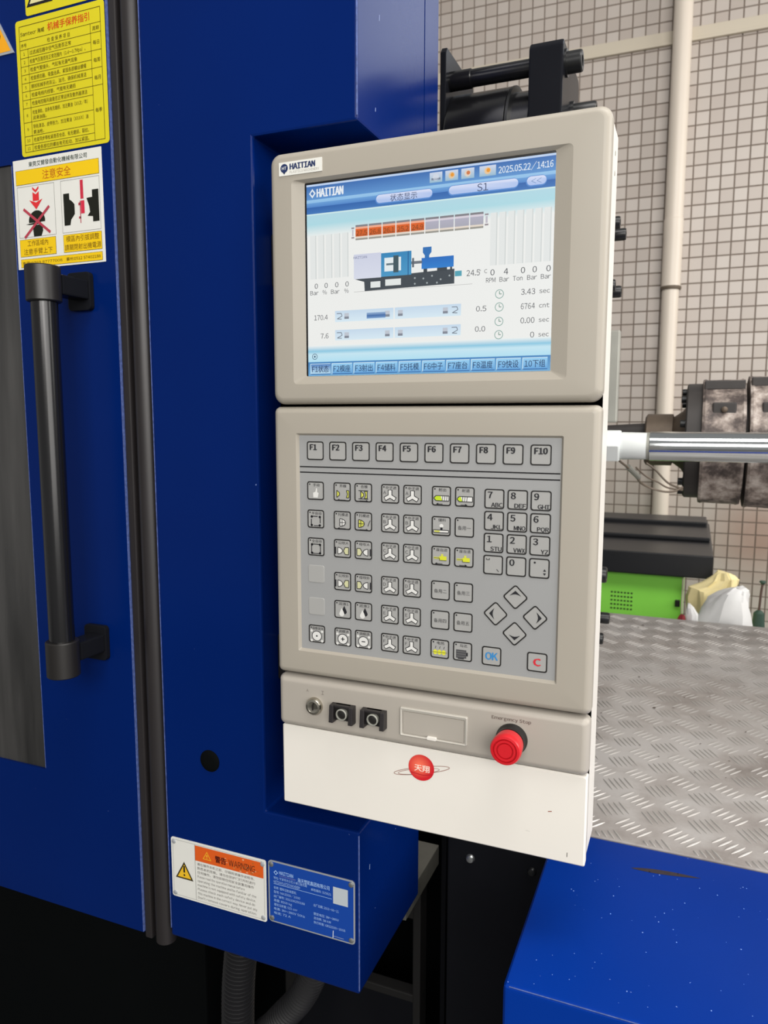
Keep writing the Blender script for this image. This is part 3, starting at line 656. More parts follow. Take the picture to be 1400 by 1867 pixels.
# barrel temperature picture
ub = [0.216, 0.273, 0.332, 0.390, 0.450, 0.509, 0.567, 0.626, 0.686, 0.741]
for k in range(9):
    m = MB(); a, b_ = ub[k]+0.002, ub[k+1]-0.002; hot = k < 5
    srect(m, a, b_, 0.230, 0.240, 3, C(128, 126, 132)); srect(m, a, b_, 0.240, 0.250, 3, C(238, 170, 140) if hot else C(214, 206, 216))
    srect(m, a, b_, 0.250, 0.288, 3, C(222, 96, 26) if hot else C(176, 174, 190), C(196, 88, 30) if hot else C(168, 168, 180)); srect(m, a, b_, 0.288, 0.297, 3, C(226, 214, 200)); srect(m, a, b_, 0.297, 0.306, 3, C(150, 148, 140))
    if hot: stext(m, ('27.5', '26.8', '26.1', '25.2', '24.9')[k], (a+b_)/2, 0.271, 0.024, C(110, 60, 12), w=0.046, lay=5)
    m.build('barrel_zone', 'display', scr)
for u0, u1 in ((0.200, 0.212), (0.744, 0.758)):
    m = MB(); srect(m, u0, u1, 0.240, 0.248, 3, C(150, 140, 146)); srect(m, u0, u1, 0.288, 0.296, 3, C(150, 140, 146)); srect(m, u0+0.003, u1-0.003, 0.252, 0.284, 3, C(190, 186, 196))
    m.build('barrel_end', 'display', scr)
# machine picture
m = MB()
poly(m, [(U(a), V(b_)) for a, b_ in ((0.215, 0.504), (0.629, 0.488), (0.629, 0.560), (0.257, 0.567), (0.255, 0.520))], ye-0.00016, C(62, 70, 76))
srect(m, 0.210, 0.328, 0.378, 0.503, 3, C(204, 208, 226), C(214, 218, 232)); srect(m, 0.328, 0.455, 0.383, 0.501, 3, C(48, 132, 184), C(70, 150, 196)); srect(m, 0.342, 0.412, 0.408, 0.476, 4, C(226, 234, 236)); srect(m, 0.380, 0.402, 0.400, 0.484, 5, C(60, 84, 92))
srect(m, 0.350, 0.380, 0.436, 0.446, 5, C(96, 116, 124)); srect(m, 0.440, 0.444, 0.383, 0.501, 5, C(30, 96, 150)); srect(m, 0.455, 0.500, 0.436, 0.450, 4, C(110, 116, 124)); srect(m, 0.458, 0.466, 0.420, 0.466, 4, C(90, 98, 106))
srect(m, 0.497, 0.626, 0.424, 0.478, 4, C(30, 106, 190), C(38, 124, 204)); poly(m, [(U(a), V(b_)) for a, b_ in ((0.502, 0.372), (0.537, 0.372), (0.537, 0.398), (0.528, 0.412), (0.528, 0.426), (0.510, 0.426), (0.510, 0.412), (0.502, 0.398))], ye-0.0004, C(42, 110, 180))
srect(m, 0.505, 0.520, 0.478, 0.498, 4, C(56, 64, 70)); srect(m, 0.560, 0.600, 0.478, 0.494, 4, C(56, 64, 70)); srect(m, 0.612, 0.620, 0.478, 0.494, 4, C(56, 64, 70))
srect(m, 0.283, 0.325, 0.522, 0.553, 5, C(226, 230, 228)); srect(m, 0.346, 0.412, 0.516, 0.548, 5, C(226, 230, 228)); srect(m, 0.631, 0.658, 0.500, 0.526, 4, C(80, 160, 178)); srect(m, 0.210, 0.700, 0.567, 0.569, 3, C(180, 180, 178))
for a, b_ in ((0.470, 0.520), (0.505, 0.525), (0.540, 0.515), (0.575, 0.535), (0.610, 0.520), (0.470, 0.548), (0.520, 0.548), (0.560, 0.550)): disc(m, U(a), V(b_), 0.0009, ye-0.0005, C(160, 168, 170), 8)
stext(m, 'HAITIAN', 0.238, 0.394, 0.012, C(80, 90, 130)); m.build('machine_picture', 'display', scr)
for u0, w, v0 in [(0.014+k*0.036, 0.024, 0.262) for k in range(5)] + [(0.766+k*0.033, 0.022, 0.240) for k in range(7)]:
    m = MB(); srect(m, u0, u0+w, v0, 0.487, 2, C(226, 229, 227)); srect(m, u0+w, u0+w+0.004, v0, 0.487, 2, C(206, 211, 209)); m.build('gauge_column', 'display', scr)
DG = C(54, 58, 66)
def readout(name, items):
    m = MB()
    for it in items: stext(m, *it)
    m.build(name, 'display', scr)
for u0 in (0.041, 0.086, 0.134, 0.180): readout('gauge_value', [('0', u0, 0.524, 0.026, DG, 'C', None, 0.01)])
for u0, s in ((0.032, 'Bar'), (0.079, '%'), (0.127, 'Bar'), (0.177, '%')): readout('gauge_unit', [(s, u0, 0.559, 0.022, DG)])
readout('stroke_value', [('170.4', 0.092, 0.690, 0.026, DG, 'R', 0.062)]); readout('stroke_value', [('7.6', 0.095, 0.788, 0.026, DG, 'R', 0.036)])
readout('stroke_value', [('0.5', 0.736, 0.690, 0.026, DG, 'C', 0.040)]); readout('stroke_value', [('0.0', 0.733, 0.788, 0.026, DG, 'C', 0.040)])
readout('oil_temperature', [('24.5', 0.703, 0.515, 0.028, DG, 'C', 0.052), ('°C', 0.742, 0.512, 0.018, DG)])
for u0, s in ((0.777, '0'), (0.828, '4'), (0.891, '0'), (0.934, '0'), (0.984, '0')): readout('gauge_value', [(s, u0, 0.520, 0.028, DG, 'C', None, 0.01)])
for u0, s in ((0.771, 'RPM'), (0.822, 'Bar'), (0.872, 'Ton'), (0.925, 'Bar'), (0.975, 'Bar')): readout('gauge_unit', [(s, u0, 0.556, 0.022, DG, 'C', 0.036)])
for v, s, t in ((0.622, '3.43', 'sec'), (0.690, '6764', 'cnt'), (0.757, '0.00', 'sec'), (0.826, '0', 'sec')):
    readout('timer_value', [(s, 0.938, v, 0.027, DG, 'R', 0.052 if len(s) > 1 else None), (t, 0.972, v, 0.021, DG, 'C', 0.038)])
for v in (0.625, 0.687, 0.756, 0.820):
    m = MB(); ring(m, U(0.805), V(v), 0.0040, 0.0006, ye-0.0003, C(120, 160, 150)); stroke(m, [(U(0.805), V(v)+0.0025), (U(0.805), V(v)), (U(0.805)+0.002, V(v))], 0.0006, ye-0.0003, C(80, 130, 110)); m.build('timer_icon', 'display', scr)
for v0, v1 in ((0.660, 0.718), (0.760, 0.814)):
    for u0, u1 in ((0.125, 0.381), (0.386, 0.657)):
        m = MB(); srect(m, u0, u1, v0, v1, 2, C(196, 216, 234), C(214, 232, 242))
        for uu in ((u0+0.052, u1-0.026) if u0 < 0.2 else (u0+0.024, u1-0.062)): srect(m, uu-0.010, uu+0.010, v0+0.014, v0+0.032, 3, C(190, 196, 206)); srect(m, uu-0.010, uu+0.010, v0+0.032, v0+0.044, 3, C(128, 134, 146))
        uu = u0+0.020 if u0 < 0.2 else u1-0.024
        stroke(m, [(U(uu-0.012), V(v0+0.014)), (U(uu+0.008), V(v0+0.014)), (U(uu+0.012), V(v0+0.028)), (U(uu-0.010), V(v0+0.042)), (U(uu+0.010), V(v0+0.044))], 0.0007, ye-0.0003, C(110, 118, 130))
        m.build('motion_bar', 'display', scr)
m = MB(); srect(m, 0.266, 0.347, 0.678, 0.694, 4, C(150, 180, 214), C(60, 104, 164)); srect(m, 0.266, 0.347, 0.694, 0.708, 4, C(60, 104, 164), C(120, 158, 204)); m.build('travel_indicator', 'display', scr)
m = MB(); ring(m, U(0.031), V(0.896), 0.0030, 0.0006, ye-0.0003, C(70, 96, 120)); disc(m, U(0.031), V(0.896), 0.0010, ye-0.0003, C(70, 96, 120)); m.build('info_icon', 'display', scr)
m = MB(); srect(m, 0, 1, 0.925, 1.0, 2, C(70, 132, 190), C(110, 170, 214)); m.build('softkey_bar', 'display', scr)
for k, s in enumerate(('F1状态', 'F2模座', 'F3射出', 'F4储料', 'F5托模', 'F6中子', 'F7座台', 'F8温度', 'F9快设', '10下组')):
    a = 0.010+k*0.0985; b_ = a+0.093; m = MB()
    if k == 0: srect(m, a, b_, 0.934, 0.992, 3, C(58, 116, 186), C(186, 222, 240))
    else: srect(m, a, b_, 0.934, 0.992, 3, C(150, 206, 240), C(96, 160, 216))
    srect(m, a, b_, 0.934, 0.937, 4, C(214, 236, 246)); srect(m, a, a+0.003, 0.934, 0.992, 4, C(200, 228, 242)); srect(m, a, b_, 0.988, 0.992, 4, C(40, 96, 160))
    stext(m, s, (a+b_)/2, 0.963, 0.036, C(26, 54, 96), 'C', 0.076, 0.01, lay=6); m.build('softkey_tab', 'display', scr)

# ---- keypad
yo = 0.0030
m = MB(); slab(m, OX0, OX1, OZ0, OZ1, 0.001, 0.006, yo); ov = m.build('keypad_overlay', 'overlay_grey', con)
m = MB()
for z in (-0.0486, -0.0543): rect(m, OX0+0.0004, OX1-0.0004, H+z-0.0006, H+z+0.0006, yo-0.0002, BLACK)
m.build('divider_lines', 'print', ov)
KT = 0.0005
def key_mesh(w, h, rot=0.0):
    m = MB(); P = rrect(-w/2, w/2, -h/2, h/2, 0.0022, 4); Q = rrect(-w/2+0.0005, w/2-0.0005, -h/2+0.0005, h/2-0.0005, 0.0018, 4)
    c, s = math.cos(rot), math.sin(rot); R = lambda L: [(x*c-z*s, x*s+z*c) for x, z in L]
    m.loops([at_y(R(P), 0), at_y(R(P), -KT*0.6), at_y(R(Q), -KT)], False, True)
    me = bpy.data.meshes.new('key'); me.from_pydata(m.v, [], m.f); me.materials.append(MATS['key_grey'])
    m2 = MB(); P2 = rrect(-w/2-0.0003, w/2+0.0003, -h/2-0.0003, h/2+0.0003, 0.0024, 4); Q2 = rrect(-w/2+0.0009, w/2-0.0009, -h/2+0.0009, h/2-0.0009, 0.0016, 4)
    m2.loops([at_y(R(P2), -KT-0.0001), at_y(R(Q2), -KT-0.0001)], False, False)
    me2 = bpy.data.meshes.new('key_outline'); me2.from_pydata(m2.v, [], m2.f); me2.materials.append(MATS['black_plastic'])
    return me, me2
SQ = key_mesh(0.0186, 0.0184); NUM = key_mesh(0.0184, 0.0180); DIA = key_mesh(0.0168, 0.0168, math.pi/4)
def key(x, z, kind=SQ, draw=None, outline=True, label=None):
    org = (x, yo, H+z); k = link('key', kind[0], con, org)
    if outline: link('key_outline', kind[1], k, org)
    if draw:
        m = MB(); draw(m, x, H+z)
        if m.f: m.build('key_legend', 'print', k, org=org)
    if label: k['label'] = label
    return k
yk = yo-KT-0.0003
KB, KW, KY, KD = C(36, 36, 40), C(208, 208, 205), C(192, 194, 84), C(66, 66, 68)
def F(n): return lambda m, x, z: text(m, 'F%d' % n, x-0.0058, z+0.0036, 0.0056, yk, KB, 'L', w=0.0074 if n < 10 else 0.0116, bold=0.095)
for i in range(10): key(-0.3569+0.0255*i, -0.0320, SQ, F(i+1))
def legend(title, icon=None):
    def d(m, x, z):
        disc(m, x-0.0066, z+0.0066, 0.0008, yk, KB, 10)
        if title: text(m, title, x+0.0010, z+0.0060, 0.0031, yk, KB, 'C', w=min(0.0130, 0.0038*len(title)))
        if icon:
            b0 = len(m.v); icon(m, x, z-0.0018)
            m.v[b0:] = [(x+(p[0]-x)*1.28, p[1], z-0.0022+(p[2]-z+0.0018)*1.22) for p in m.v[b0:]]
    return d
def arrow(m, x, z, d, l=0.006):
    stroke(m, [(x-l/2, z), (x+l/2, z)], 0.0005, yk, KB); e = x+d*l/2
    poly(m, [(e+d*0.0012, z), (e-d*0.0006, z+0.0010), (e-d*0.0006, z-0.0010)] if d < 0 else [(e+d*0.0012, z), (e-d*0.0006, z-0.0010), (e-d*0.0006, z+0.0010)][::-1], yk, KB)
def outlined(m, pts, fill, t=0.0006):
    poly(m, pts, yk, fill); stroke(m, pts+[pts[0]], t, yk-0.0001, KB)
def hand(m, x, z): poly(m, [(x-0.002, z-0.004), (x+0.002, z-0.004), (x+0.0028, z), (x+0.0016, z+0.0005), (x+0.0014, z+0.004), (x+0.0006, z+0.004), (x, z+0.001), (x-0.0022, z)], yk, KW)
def cycle(dash):
    def d(m, x, z):
        a = 0.0040
        for p, q in (((-a, a), (a, a)), ((a, a), (a, -a)), ((a, -a), (-a, -a)), ((-a, -a), (-a, a))):
            if dash: q = (p[0]+(q[0]-p[0])*0.72, p[1]+(q[1]-p[1])*0.72)
            stroke(m, [(x+p[0], z+p[1]), (x+q[0], z+q[1])], 0.0007, yk, KB)
        for cx, cz in ((a, a), (a, -a), (-a, -a), (-a, a)): disc(m, x+cx*0.9, z+cz*0.9, 0.0011, yk, KB, 8)
    return d
def mold(opened):
    def d(m, x, z):
        g = 0.0026 if opened else 0.0
        outlined(m, [(x-0.0020-g, z-0.0030), (x+0.0004-g, z-0.001), (x+0.0004-g, z+0.001), (x-0.0020-g, z+0.0030)], KY)
        outlined(m, [(x+0.0012+g, z-0.0030), (x+0.0034+g, z-0.0030), (x+0.0034+g, z+0.0030), (x+0.0012+g, z+0.0030), (x+0.0022+g, z)], KY)
        if not opened: stroke(m, [(x-0.004, z+0.0034), (x+0.0042, z+0.0034)], 0.0006, yk, KB); stroke(m, [(x-0.004, z-0.0034), (x+0.0042, z-0.0034)], 0.0006, yk, KB)
        arrow(m, x, z-0.0050, -1 if opened else 1)
    return d
def eject(out):
    def d(m, x, z):
        ox = -0.002 if out else 0
        pts = [(x+ox-0.002, z-0.0032)] + [(x+ox-0.002+0.005*math.cos(a), z+0.0032*math.sin(a)) for a in [math.radians(-80+160*i/8) for i in range(9)]] + [(x+ox-0.002, z+0.0032)]
        outlined(m, pts, KY if out else KW); stroke(m, [(x+ox, z-0.0032), (x+ox, z+0.0032)], 0.0005, yk-0.0002, KB); stroke(m, [(x+ox-0.002, z), (x+ox+0.003, z)], 0.0005, yk-0.0002, KB)
        if out: stroke(m, [(x+0.004, z-0.002), (x+0.005, z+0.001), (x+0.006, z+0.003)], 0.0006, yk, KD)
        arrow(m, x, z-0.0050, 1 if out else -1)
    return d
def blow(left):
    def d(m, x, z):
        s = 1 if left else -1
        pts = [(x-s*0.0040, z-0.0028)] + [(x-s*0.0040+s*0.0042*math.cos(a), z+0.0028*math.sin(a)) for a in [math.radians(-80+160*i/6) for i in range(7)]] + [(x-s*0.0040, z+0.0028)]
        outlined(m, pts if s > 0 else pts[::-1], KW); stroke(m, [(x-s*0.0060, z-0.003), (x-s*0.0060, z+0.003)], 0.0010, yk, KB)
        outlined(m, [(x+s*0.0055, z-0.003), (x+s*0.0055, z+0.003), (x+s*0.0025, z+0.003), (x+s*0.0010, z), (x+s*0.0025, z-0.003)] if s > 0 else [(x-0.0025, z-0.003), (x-0.0010, z), (x-0.0025, z+0.003), (x-0.0055, z+0.003), (x-0.0055, z-0.003)], C(190, 190, 150))
    return d
def drops(m, x, z):
    for dx, dz, c in ((0.0014, 0.0010, KB), (-0.0008, -0.0010, KW)):
        poly(m, [(x+dx+0.0022*math.cos(a), z+dz-0.001+0.0022*math.sin(a)) for a in [math.radians(150+240*i/8) for i in range(9)]] + [(x+dx, z+dz+0.0042)], yk-(0.0001 if c is KW else 0), c)
def dial(sign):
    def d(m, x, z):
        disc(m, x, z, 0.0046, yk, KB, 20); disc(m, x, z, 0.0040, yk-0.0001, KW, 20)
        for a, b_ in ((-1, -1), (1, -1), (-1, 1), (1, 1)): disc(m, x+a*0.0048, z+b_*0.0042, 0.0012, yk, KW, 8)
        if sign == '.': disc(m, x, z, 0.0008, yk-0.0002, KB, 8)
        else:
            rect(m, x-0.0016, x+0.0016, z-0.0004, z+0.0004, yk-0.0002, KB)
            if sign == '+': rect(m, x-0.0004, x+0.0004, z-0.0016, z+0.0016, yk-0.0003, KB)
    return d
def core(ch):
    def d(m, x, z):
        for a in (90, 210, 330):
            ca, sa = math.cos(math.radians(a)), math.sin(math.radians(a))
            for w, e, c, l in ((0.0018, 0.0052, KB, 0), (0.0012, 0.0047, KW, 0.0001)):
                poly(m, [(x-sa*w*-1, z-ca*w), (x+ca*e+sa*w, z+sa*e-ca*w), (x+ca*e-sa*w, z+sa*e+ca*w), (x-sa*w, z+ca*w)], yk-l-(0.00003*a/90), c)
        disc(m, x, z, 0.0013, yk-0.00025, KW, 8); text(m, ch, x-0.0045, z+0.0028, 0.0026, yk, KD)
    return d
def screwi(fwd):
    def d(m, x, z):
        pts = [(x-0.0060, z), (x-0.0042, z+0.0020), (x+0.0060, z+0.0020), (x+0.0060, z-0.0020), (x-0.0042, z-0.0020)]
        outlined(m, pts[::-1], KW)
        e = x-0.0005 if fwd else x-0.003
        poly(m, [(x-0.0056, z), (x-0.0040, z-0.0017), (e+0.0012, z-0.0017), (e, z+0.0017), (x-0.0040, z+0.0017)], yk-0.0001, C(176, 200, 40))
        for k in range(3): stroke(m, [(e+0.0012+k*0.0017, z-0.0017), (e+0.0004+k*0.0017+0.0012, z+0.0017)], 0.0004, yk-0.0002, KB)
        arrow(m, x-0.001, z-0.0046, -1 if fwd else 1, 0.004)
    return d
def charge(m, x, z):
    outlined(m, [(x-0.006, z-0.0034), (x+0.006, z-0.0034), (x+0.006, z-0.0014), (x-0.006, z-0.0014)], KW); rect(m, x-0.0005, x+0.0012, z-0.0014, z+0.0008, yk, KB); disc(m, x+0.0003, z+0.0020, 0.0016, yk, KW, 12); rect(m, x-0.0052, x-0.0010, z-0.0030, z-0.0018, yk-0.0002, KY)
def seat(d_):
    def d(m, x, z):
        rect(m, x-0.0010, x+0.0046, z-0.0016, z+0.0016, yk, C(196, 200, 50)); rect(m, x-0.0055, x-0.0010, z-0.0008, z+0.0008, yk, KY); rect(m, x+0.0002, x+0.0020, z+0.0016, z+0.0034, yk, KY)
        stroke(m, [(x-0.0055, z), (x-0.001, z), (x-0.001, z-0.0018), (x+0.0046, z-0.0018)], 0.0004, yk-0.0001, KB); arrow(m, x-0.001, z-0.0046, d_, 0.005)
    return d
def heat(m, x, z):
    for k in range(3): disc(m, x-0.0036+k*0.0034, z-0.001, 0.0017, yk, C(206, 206, 60), 10, 0.0021); stroke(m, [(x-0.0036+k*0.0034, z+0.002), (x-0.0030+k*0.0034, z+0.004)], 0.0004, yk, KD)
    stroke(m, [(x-0.006, z-0.001), (x+0.006, z-0.001)], 0.0005, yk-0.0001, C(120, 120, 40))
def motor(m, x, z):
    rect(m, x-0.0050, x+0.0030, z-0.0036, z+0.0032, yk, C(72, 72, 74)); rect(m, x+0.0030, x+0.0042, z-0.0016, z+0.0014, yk, KB); rect(m, x-0.0036, x+0.0012, z-0.0044, z-0.0036, yk, KB)
    for k in range(3): rect(m, x-0.0046, x+0.0026, z-0.0024+k*0.0020, z-0.0020+k*0.0020, yk-0.0001, C(110, 110, 110))
def spare(s):
    def d(m, x, z): disc(m, x-0.0066, z+0.0066, 0.0008, yk, KB, 10); text(m, s, x, z-0.0006, 0.0040, yk, KD, 'C', w=0.0128)
    return d
RZ = (-0.0730, -0.1022, -0.1313, -0.1655, -0.1950, -0.2242)
CXs = (-0.3570, -0.3268, -0.3034, -0.2744, -0.2509, -0.2214, -0.1982)
key(CXs[0], RZ[0], SQ, legend('手动', hand)); key(CXs[0], RZ[1], SQ, legend('半自动', cycle(True))); key(CXs[0], RZ[2], SQ, legend('全自动', cycle(False)))
for z in (-0.1600, -0.1946):
    k = key(CXs[0]-0.0002, z, SQ, None, False, 'blank unmarked key without outline')
key(CXs[0], RZ[5], SQ, legend('调模使用', dial('.')))
for r, (a, b_) in enumerate(((legend('开模', mold(True)), legend('合模', mold(False))), (legend('托模退', eject(False)), legend('托模进', eject(True))), (legend('公吹A', blow(True)), legend('母吹A', blow(False))),
                             (legend('公吹B', blow(True)), legend('母吹B', blow(False))), (legend('润滑1', drops), legend('润滑2', drops)), (legend('调模进', dial('+')), legend('调模退', dial('-'))))):
    key(CXs[1], RZ[r], SQ, a); key(CXs[2], RZ[r], SQ, b_)
for r, ch in enumerate('ABCDEF'):
    key(CXs[3], RZ[r], SQ, legend('中子进', core(ch))); key(CXs[4], RZ[r], SQ, legend('中子退', core(ch)))
for r, (a, b_) in enumerate(((legend('射出', screwi(True)), legend('射退', screwi(False))), (legend('储料', charge), spare('备用一')), (legend('座台进', seat(-1)), legend('座台退', seat(1))),
                             (spare('备用二'), spare('备用三')), (spare('备用四'), spare('备用五')), (legend('电热', heat), legend('马达', motor)))):
    key(CXs[5], RZ[r], SQ, a); key(CXs[6], RZ[r], SQ, b_)
def num(n, s):
    def d(m, x, z):
        if n == '_': stroke(m, [(x-0.0065, z+0.0062), (x-0.0065, z+0.0048), (x-0.0035, z+0.0048), (x-0.0035, z+0.0062)], 0.0006, yk, KB); stroke(m, [(x+0.0035, z-0.0040), (x+0.0055, z-0.0062)], 0.0006, yk, KB); return
        if n == '.':
            disc(m, x-0.0042, z+0.0052, 0.0010, yk, KB, 10)
            poly(m, [(x+0.0036, z-0.0026), (x+0.0064, z-0.0026), (x+0.0050, z-0.0004)], yk, KB); poly(m, [(x+0.0036, z-0.0042), (x+0.0050, z-0.0064), (x+0.0064, z-0.0042)], yk, KB); return
        text(m, n, x-0.0062, z+0.0036, 0.0060, yk, KB, 'L', bold=0.06)
        if s: text(m, s, x+0.0078, z-0.0056, 0.0040, yk, KB, 'R', w=0.0106 if len(s) == 3 else 0.0066, bold=0.05)
    return d
for r, row in enumerate(((('7', 'ABC'), ('8', 'DEF'), ('9', 'GHI')), (('4', 'JKL'), ('5', 'MNO'), ('6', 'PQR')), (('1', 'STU'), ('2', 'VWX'), ('3', 'YZ')), (('_', ''), ('0', ''), ('.', '')))):
    for c_, (n, s) in enumerate(row): key((-0.1696, -0.1477, -0.1262)[c_], (-0.0737, -0.0945, -0.1153, -0.1363)[r], NUM, num(n, s))
def tri(dx, dz):
    def d(m, x, z):
        # arrowhead with a concave base, pointing along (dx, dz)
        pts = [(0.0062, 0), (0.0012, 0.0055), (0.0024, 0.0024), (0.0028, 0), (0.0024, -0.0024), (0.0012, -0.0055)]
        poly(m, [(x+a*dx-b_*dz, z+a*dz+b_*dx) for a, b_ in pts[0:2]+pts[2:]], yk, KB)
    return d
for x, z, dx, dz in ((-0.1477, -0.1654, 0, 1), (-0.1663, -0.1832, -1, 0), (-0.1288, -0.1832, 1, 0), (-0.1477, -0.2007, 0, -1)): key(x, z, DIA, tri(dx, dz))
key(-0.1694, -0.2252, NUM, lambda m, x, z: text(m, 'OK', x, z, 0.0072, yk, C(52, 128, 186), 'C', w=0.0118, bold=0.06), True, 'key with blue OK')
key(-0.1258, -0.2257, NUM, lambda m, x, z: text(m, 'C', x, z, 0.0068, yk, C(196, 44, 56), 'C', w=0.0064, bold=0.10), True, 'key with red C')

# ---- switch strip parts
m = MB(); m.lathe((-0.359, 0.0005, H-0.3023), (0, -1, 0), [(0, 0.0094), (0.0035, 0.0094), (0.0055, 0.0082), (0.0062, 0.0060), (0.0055, 0.0045), (0.0055, 0.0001)], 36, cap=False)
ks = m.build('key_switch', 'key_metal', con, smooth=True); ks['label'] = 'chrome key lock'
m = MB(); m.box(-0.3596, -0.3584, -0.0062, -0.0050, H-0.3055, H-0.2991); m.build('key_slot', 'black_plastic', ks)
m = MB(); text(m, 'A', -0.3676, H-0.2866, 0.0028, -0.0003, C(120, 112, 106)); text(m, 'I', -0.3496, H-0.2868, 0.0042, -0.0003, C(120, 112, 106)); m.build('switch_marks', 'print', con)
for cx in (-0.3245, -0.2895):
    z = H-0.3040
    m = MB(); m.box(cx-0.0132, cx+0.0132, -0.0040, 0.0005, z-0.0080, z+0.0090); gb = m.build('button_guard', 'black_plastic', con, bevel=0.0006)
    for s in (-1, 1):
        m = MB(); x0, x1 = sorted((cx+s*0.0134, cx+s*0.0086)); 
        m.add([(x0, 0, z-0.0100), (x1, 0, z-0.0100), (x1, 0, z+0.0092), (x0, 0, z+0.0092), (x0, -0.0105, z-0.0096), (x1, -0.0105, z-0.0096), (x1, -0.0085, z+0.0086), (x0, -0.0085, z+0.0086)], [(3, 2, 1, 0), (4, 5, 6, 7), (0, 1, 5, 4), (1, 2, 6, 5), (2, 3, 7, 6), (3, 0, 4, 7)]); m.build('guard_cheek', 'black_rubber', gb, bevel=0.0006)
    m = MB(); m.box(cx-0.0086, cx+0.0086, -0.0075, 0, z+0.0066, z+0.0090); m.build('guard_top', 'black_rubber', gb, bevel=0.0005)
    m = MB(); m.lathe((cx, -0.0038, z-0.0004), (0, -1, 0), [(0, 0.0062), (0.0042, 0.0062), (0.0046, 0.0056), (0.0046, 0.0050), (0.0020, 0.0046)], 28, cap=False); m.build('button_ring', 'grey_steel', gb, smooth=True)
    m = MB(); m.lathe((cx, -0.0040, z-0.0004), (0, -1, 0), [(0, 0.0046), (0.0030, 0.0044), (0.0034, 0.0036)], 24); m.build('push_button', 'black_plastic', gb, smooth=True)
m = MB()
m.loops([at_y(rrect(-0.2618, -0.1910, H-0.3182, H-0.2882, 0.0016), 0.0005), at_y(rrect(-0.2616, -0.1912, H-0.3180, H-0.2884, 0.0016), -0.0016), at_y(rrect(-0.2608, -0.1920, H-0.3172, H-0.2892, 0.0012), -0.0022),
         at_y(rrect(-0.2594, -0.1938, H-0.3162, H-0.2916, 0.0008), -0.0014), at_y(rrect(-0.2592, -0.1940, H-0.3160, H-0.2918, 0.0008), 0.0005)])
fl = m.build('flap_frame', 'flap_light', con, smooth=True)
m = MB(); slab(m, -0.2584, -0.1948, H-0.3152, H-0.2926, 0.0008, 0.0005, -0.0008); m.build('flap_door', 'strip_plastic', fl, bevel=0.0003)
m = MB(); slab(m, -0.2325, -0.2222, H-0.3175, H-0.3140, 0.0014, -0.0006, -0.0034); m.build('flap_tab', 'console_white', fl, bevel=0.0005)
ex, ez = -0.1474, H-0.3033
m = MB(); m.lathe((ex, 0.0006, ez), (0, -1, 0), [(0, 0.0152), (0.0030, 0.0152), (0.0045, 0.0142), (0.0105, 0.0138)], 40); es = m.build('stop_collar', 'black_plastic', con, smooth=True)
m = MB(); m.lathe((ex, -0.0095, ez), (0, -1, 0), [(0, 0.0118), (0.0020, 0.0136), (0.0125, 0.0146), (0.0170, 0.0146), (0.0192, 0.0136), (0.0196, 0.0114), (0.0176, 0.0110), (0.0176, 0.0103), (0.0196, 0.0099), (0.0196, 0.0080), (0.0178, 0.0076), (0.0178, 0.0070), (0.0196, 0.0066), (0.0196, 0.0002)], 44, cap=False)
b_ = m.build('stop_button', 'red_button', es, smooth=True); b_['label'] = 'red mushroom emergency stop button'
m = MB(); text(m, 'Emergency Stop', -0.1672, H-0.2842, 0.0032, -0.0004, C(104, 90, 84), 'L', w=0.0378, bold=0.03); m.build('stop_lettering', 'print', con)
# red globe emblem printed on the white panel
lx, lz, yl = -0.2405, H-0.3518, 0.0048
GR = C(150, 112, 100)
m = MB()
def ell(m, cx, cz, a, b, tilt, t, a0, a1, col, n=40):
    pts = []
    for i in range(n+1):
        th = math.radians(a0+(a1-a0)*i/n); x, z = a*math.cos(th), b*math.sin(th)
        pts.append((cx+x*math.cos(tilt)-z*math.sin(tilt), cz+x*math.sin(tilt)+z*math.cos(tilt)))
    stroke(m, pts, t, yl, col)
ell(m, lx, lz-0.003, 0.0310, 0.0036, 0.27, 0.0006, 0, 360, GR); ell(m, lx-0.003, lz-0.0045, 0.0230, 0.0028, 0.26, 0.0005, 0, 360, GR)
em = m.build('emblem_rings', 'print', con)
m = MB(); n = 36; R_ = 0.0138
for i in range(n):
    for j in range(6):
        ra, rb = R_*j/6, R_*(j+1)/6; p, q_ = 2*math.pi*i/n, 2*math.pi*(i+1)/n
        P = [(ra, p), (rb, p), (rb, q_), (ra, q_)]
        def gc(r, a):
            x, z = r*math.cos(a)/R_, r*math.sin(a)/R_; d = min(1, math.hypot(x+0.15, z-0.15))
            k = max(0, min(1, (d-0.15)/0.85)); return tuple((1-k)*u+k*v for u, v in zip(C(236, 110, 84), C(196, 30, 40)))
        if j == 0: m.face([(lx+r*math.cos(a), yl-0.0002, lz+r*math.sin(a)) for r, a in P[1:]] , [gc(r, a) for r, a in P[1:]])
        else: m.face([(lx+r*math.cos(a), yl-0.0002, lz+r*math.sin(a)) for r, a in P], [gc(r, a) for r, a in P])
stroke(m, [(lx-0.0115, lz-0.0062), (lx+0.002, lz-0.0075), (lx+0.0125, lz-0.0052)], 0.0007, yl-0.0004, C(168, 24, 36))
text(m, '天翔', lx+0.0008, lz-0.0004, 0.0072, yl-0.0004, C(242, 214, 200), 'C', w=0.0160, bold=0.03); m.build('red_globe', 'print', em)
m = MB()
for (x, z), (x2, z2), t, c in (((-0.1120, -0.3720), (-0.1085, -0.3712), 0.0009, C(150, 96, 84)), ((-0.0930, -0.4140), (-0.0929, -0.4095), 0.0007, C(110, 106, 100)), ((-0.1330, -0.3955), (-0.1290, -0.3960), 0.0004, C(190, 186, 178))):
    stroke(m, [(x, H+z), (x2, H+z2)], t, yl, c)
m.build('scuff_marks', 'print', con)

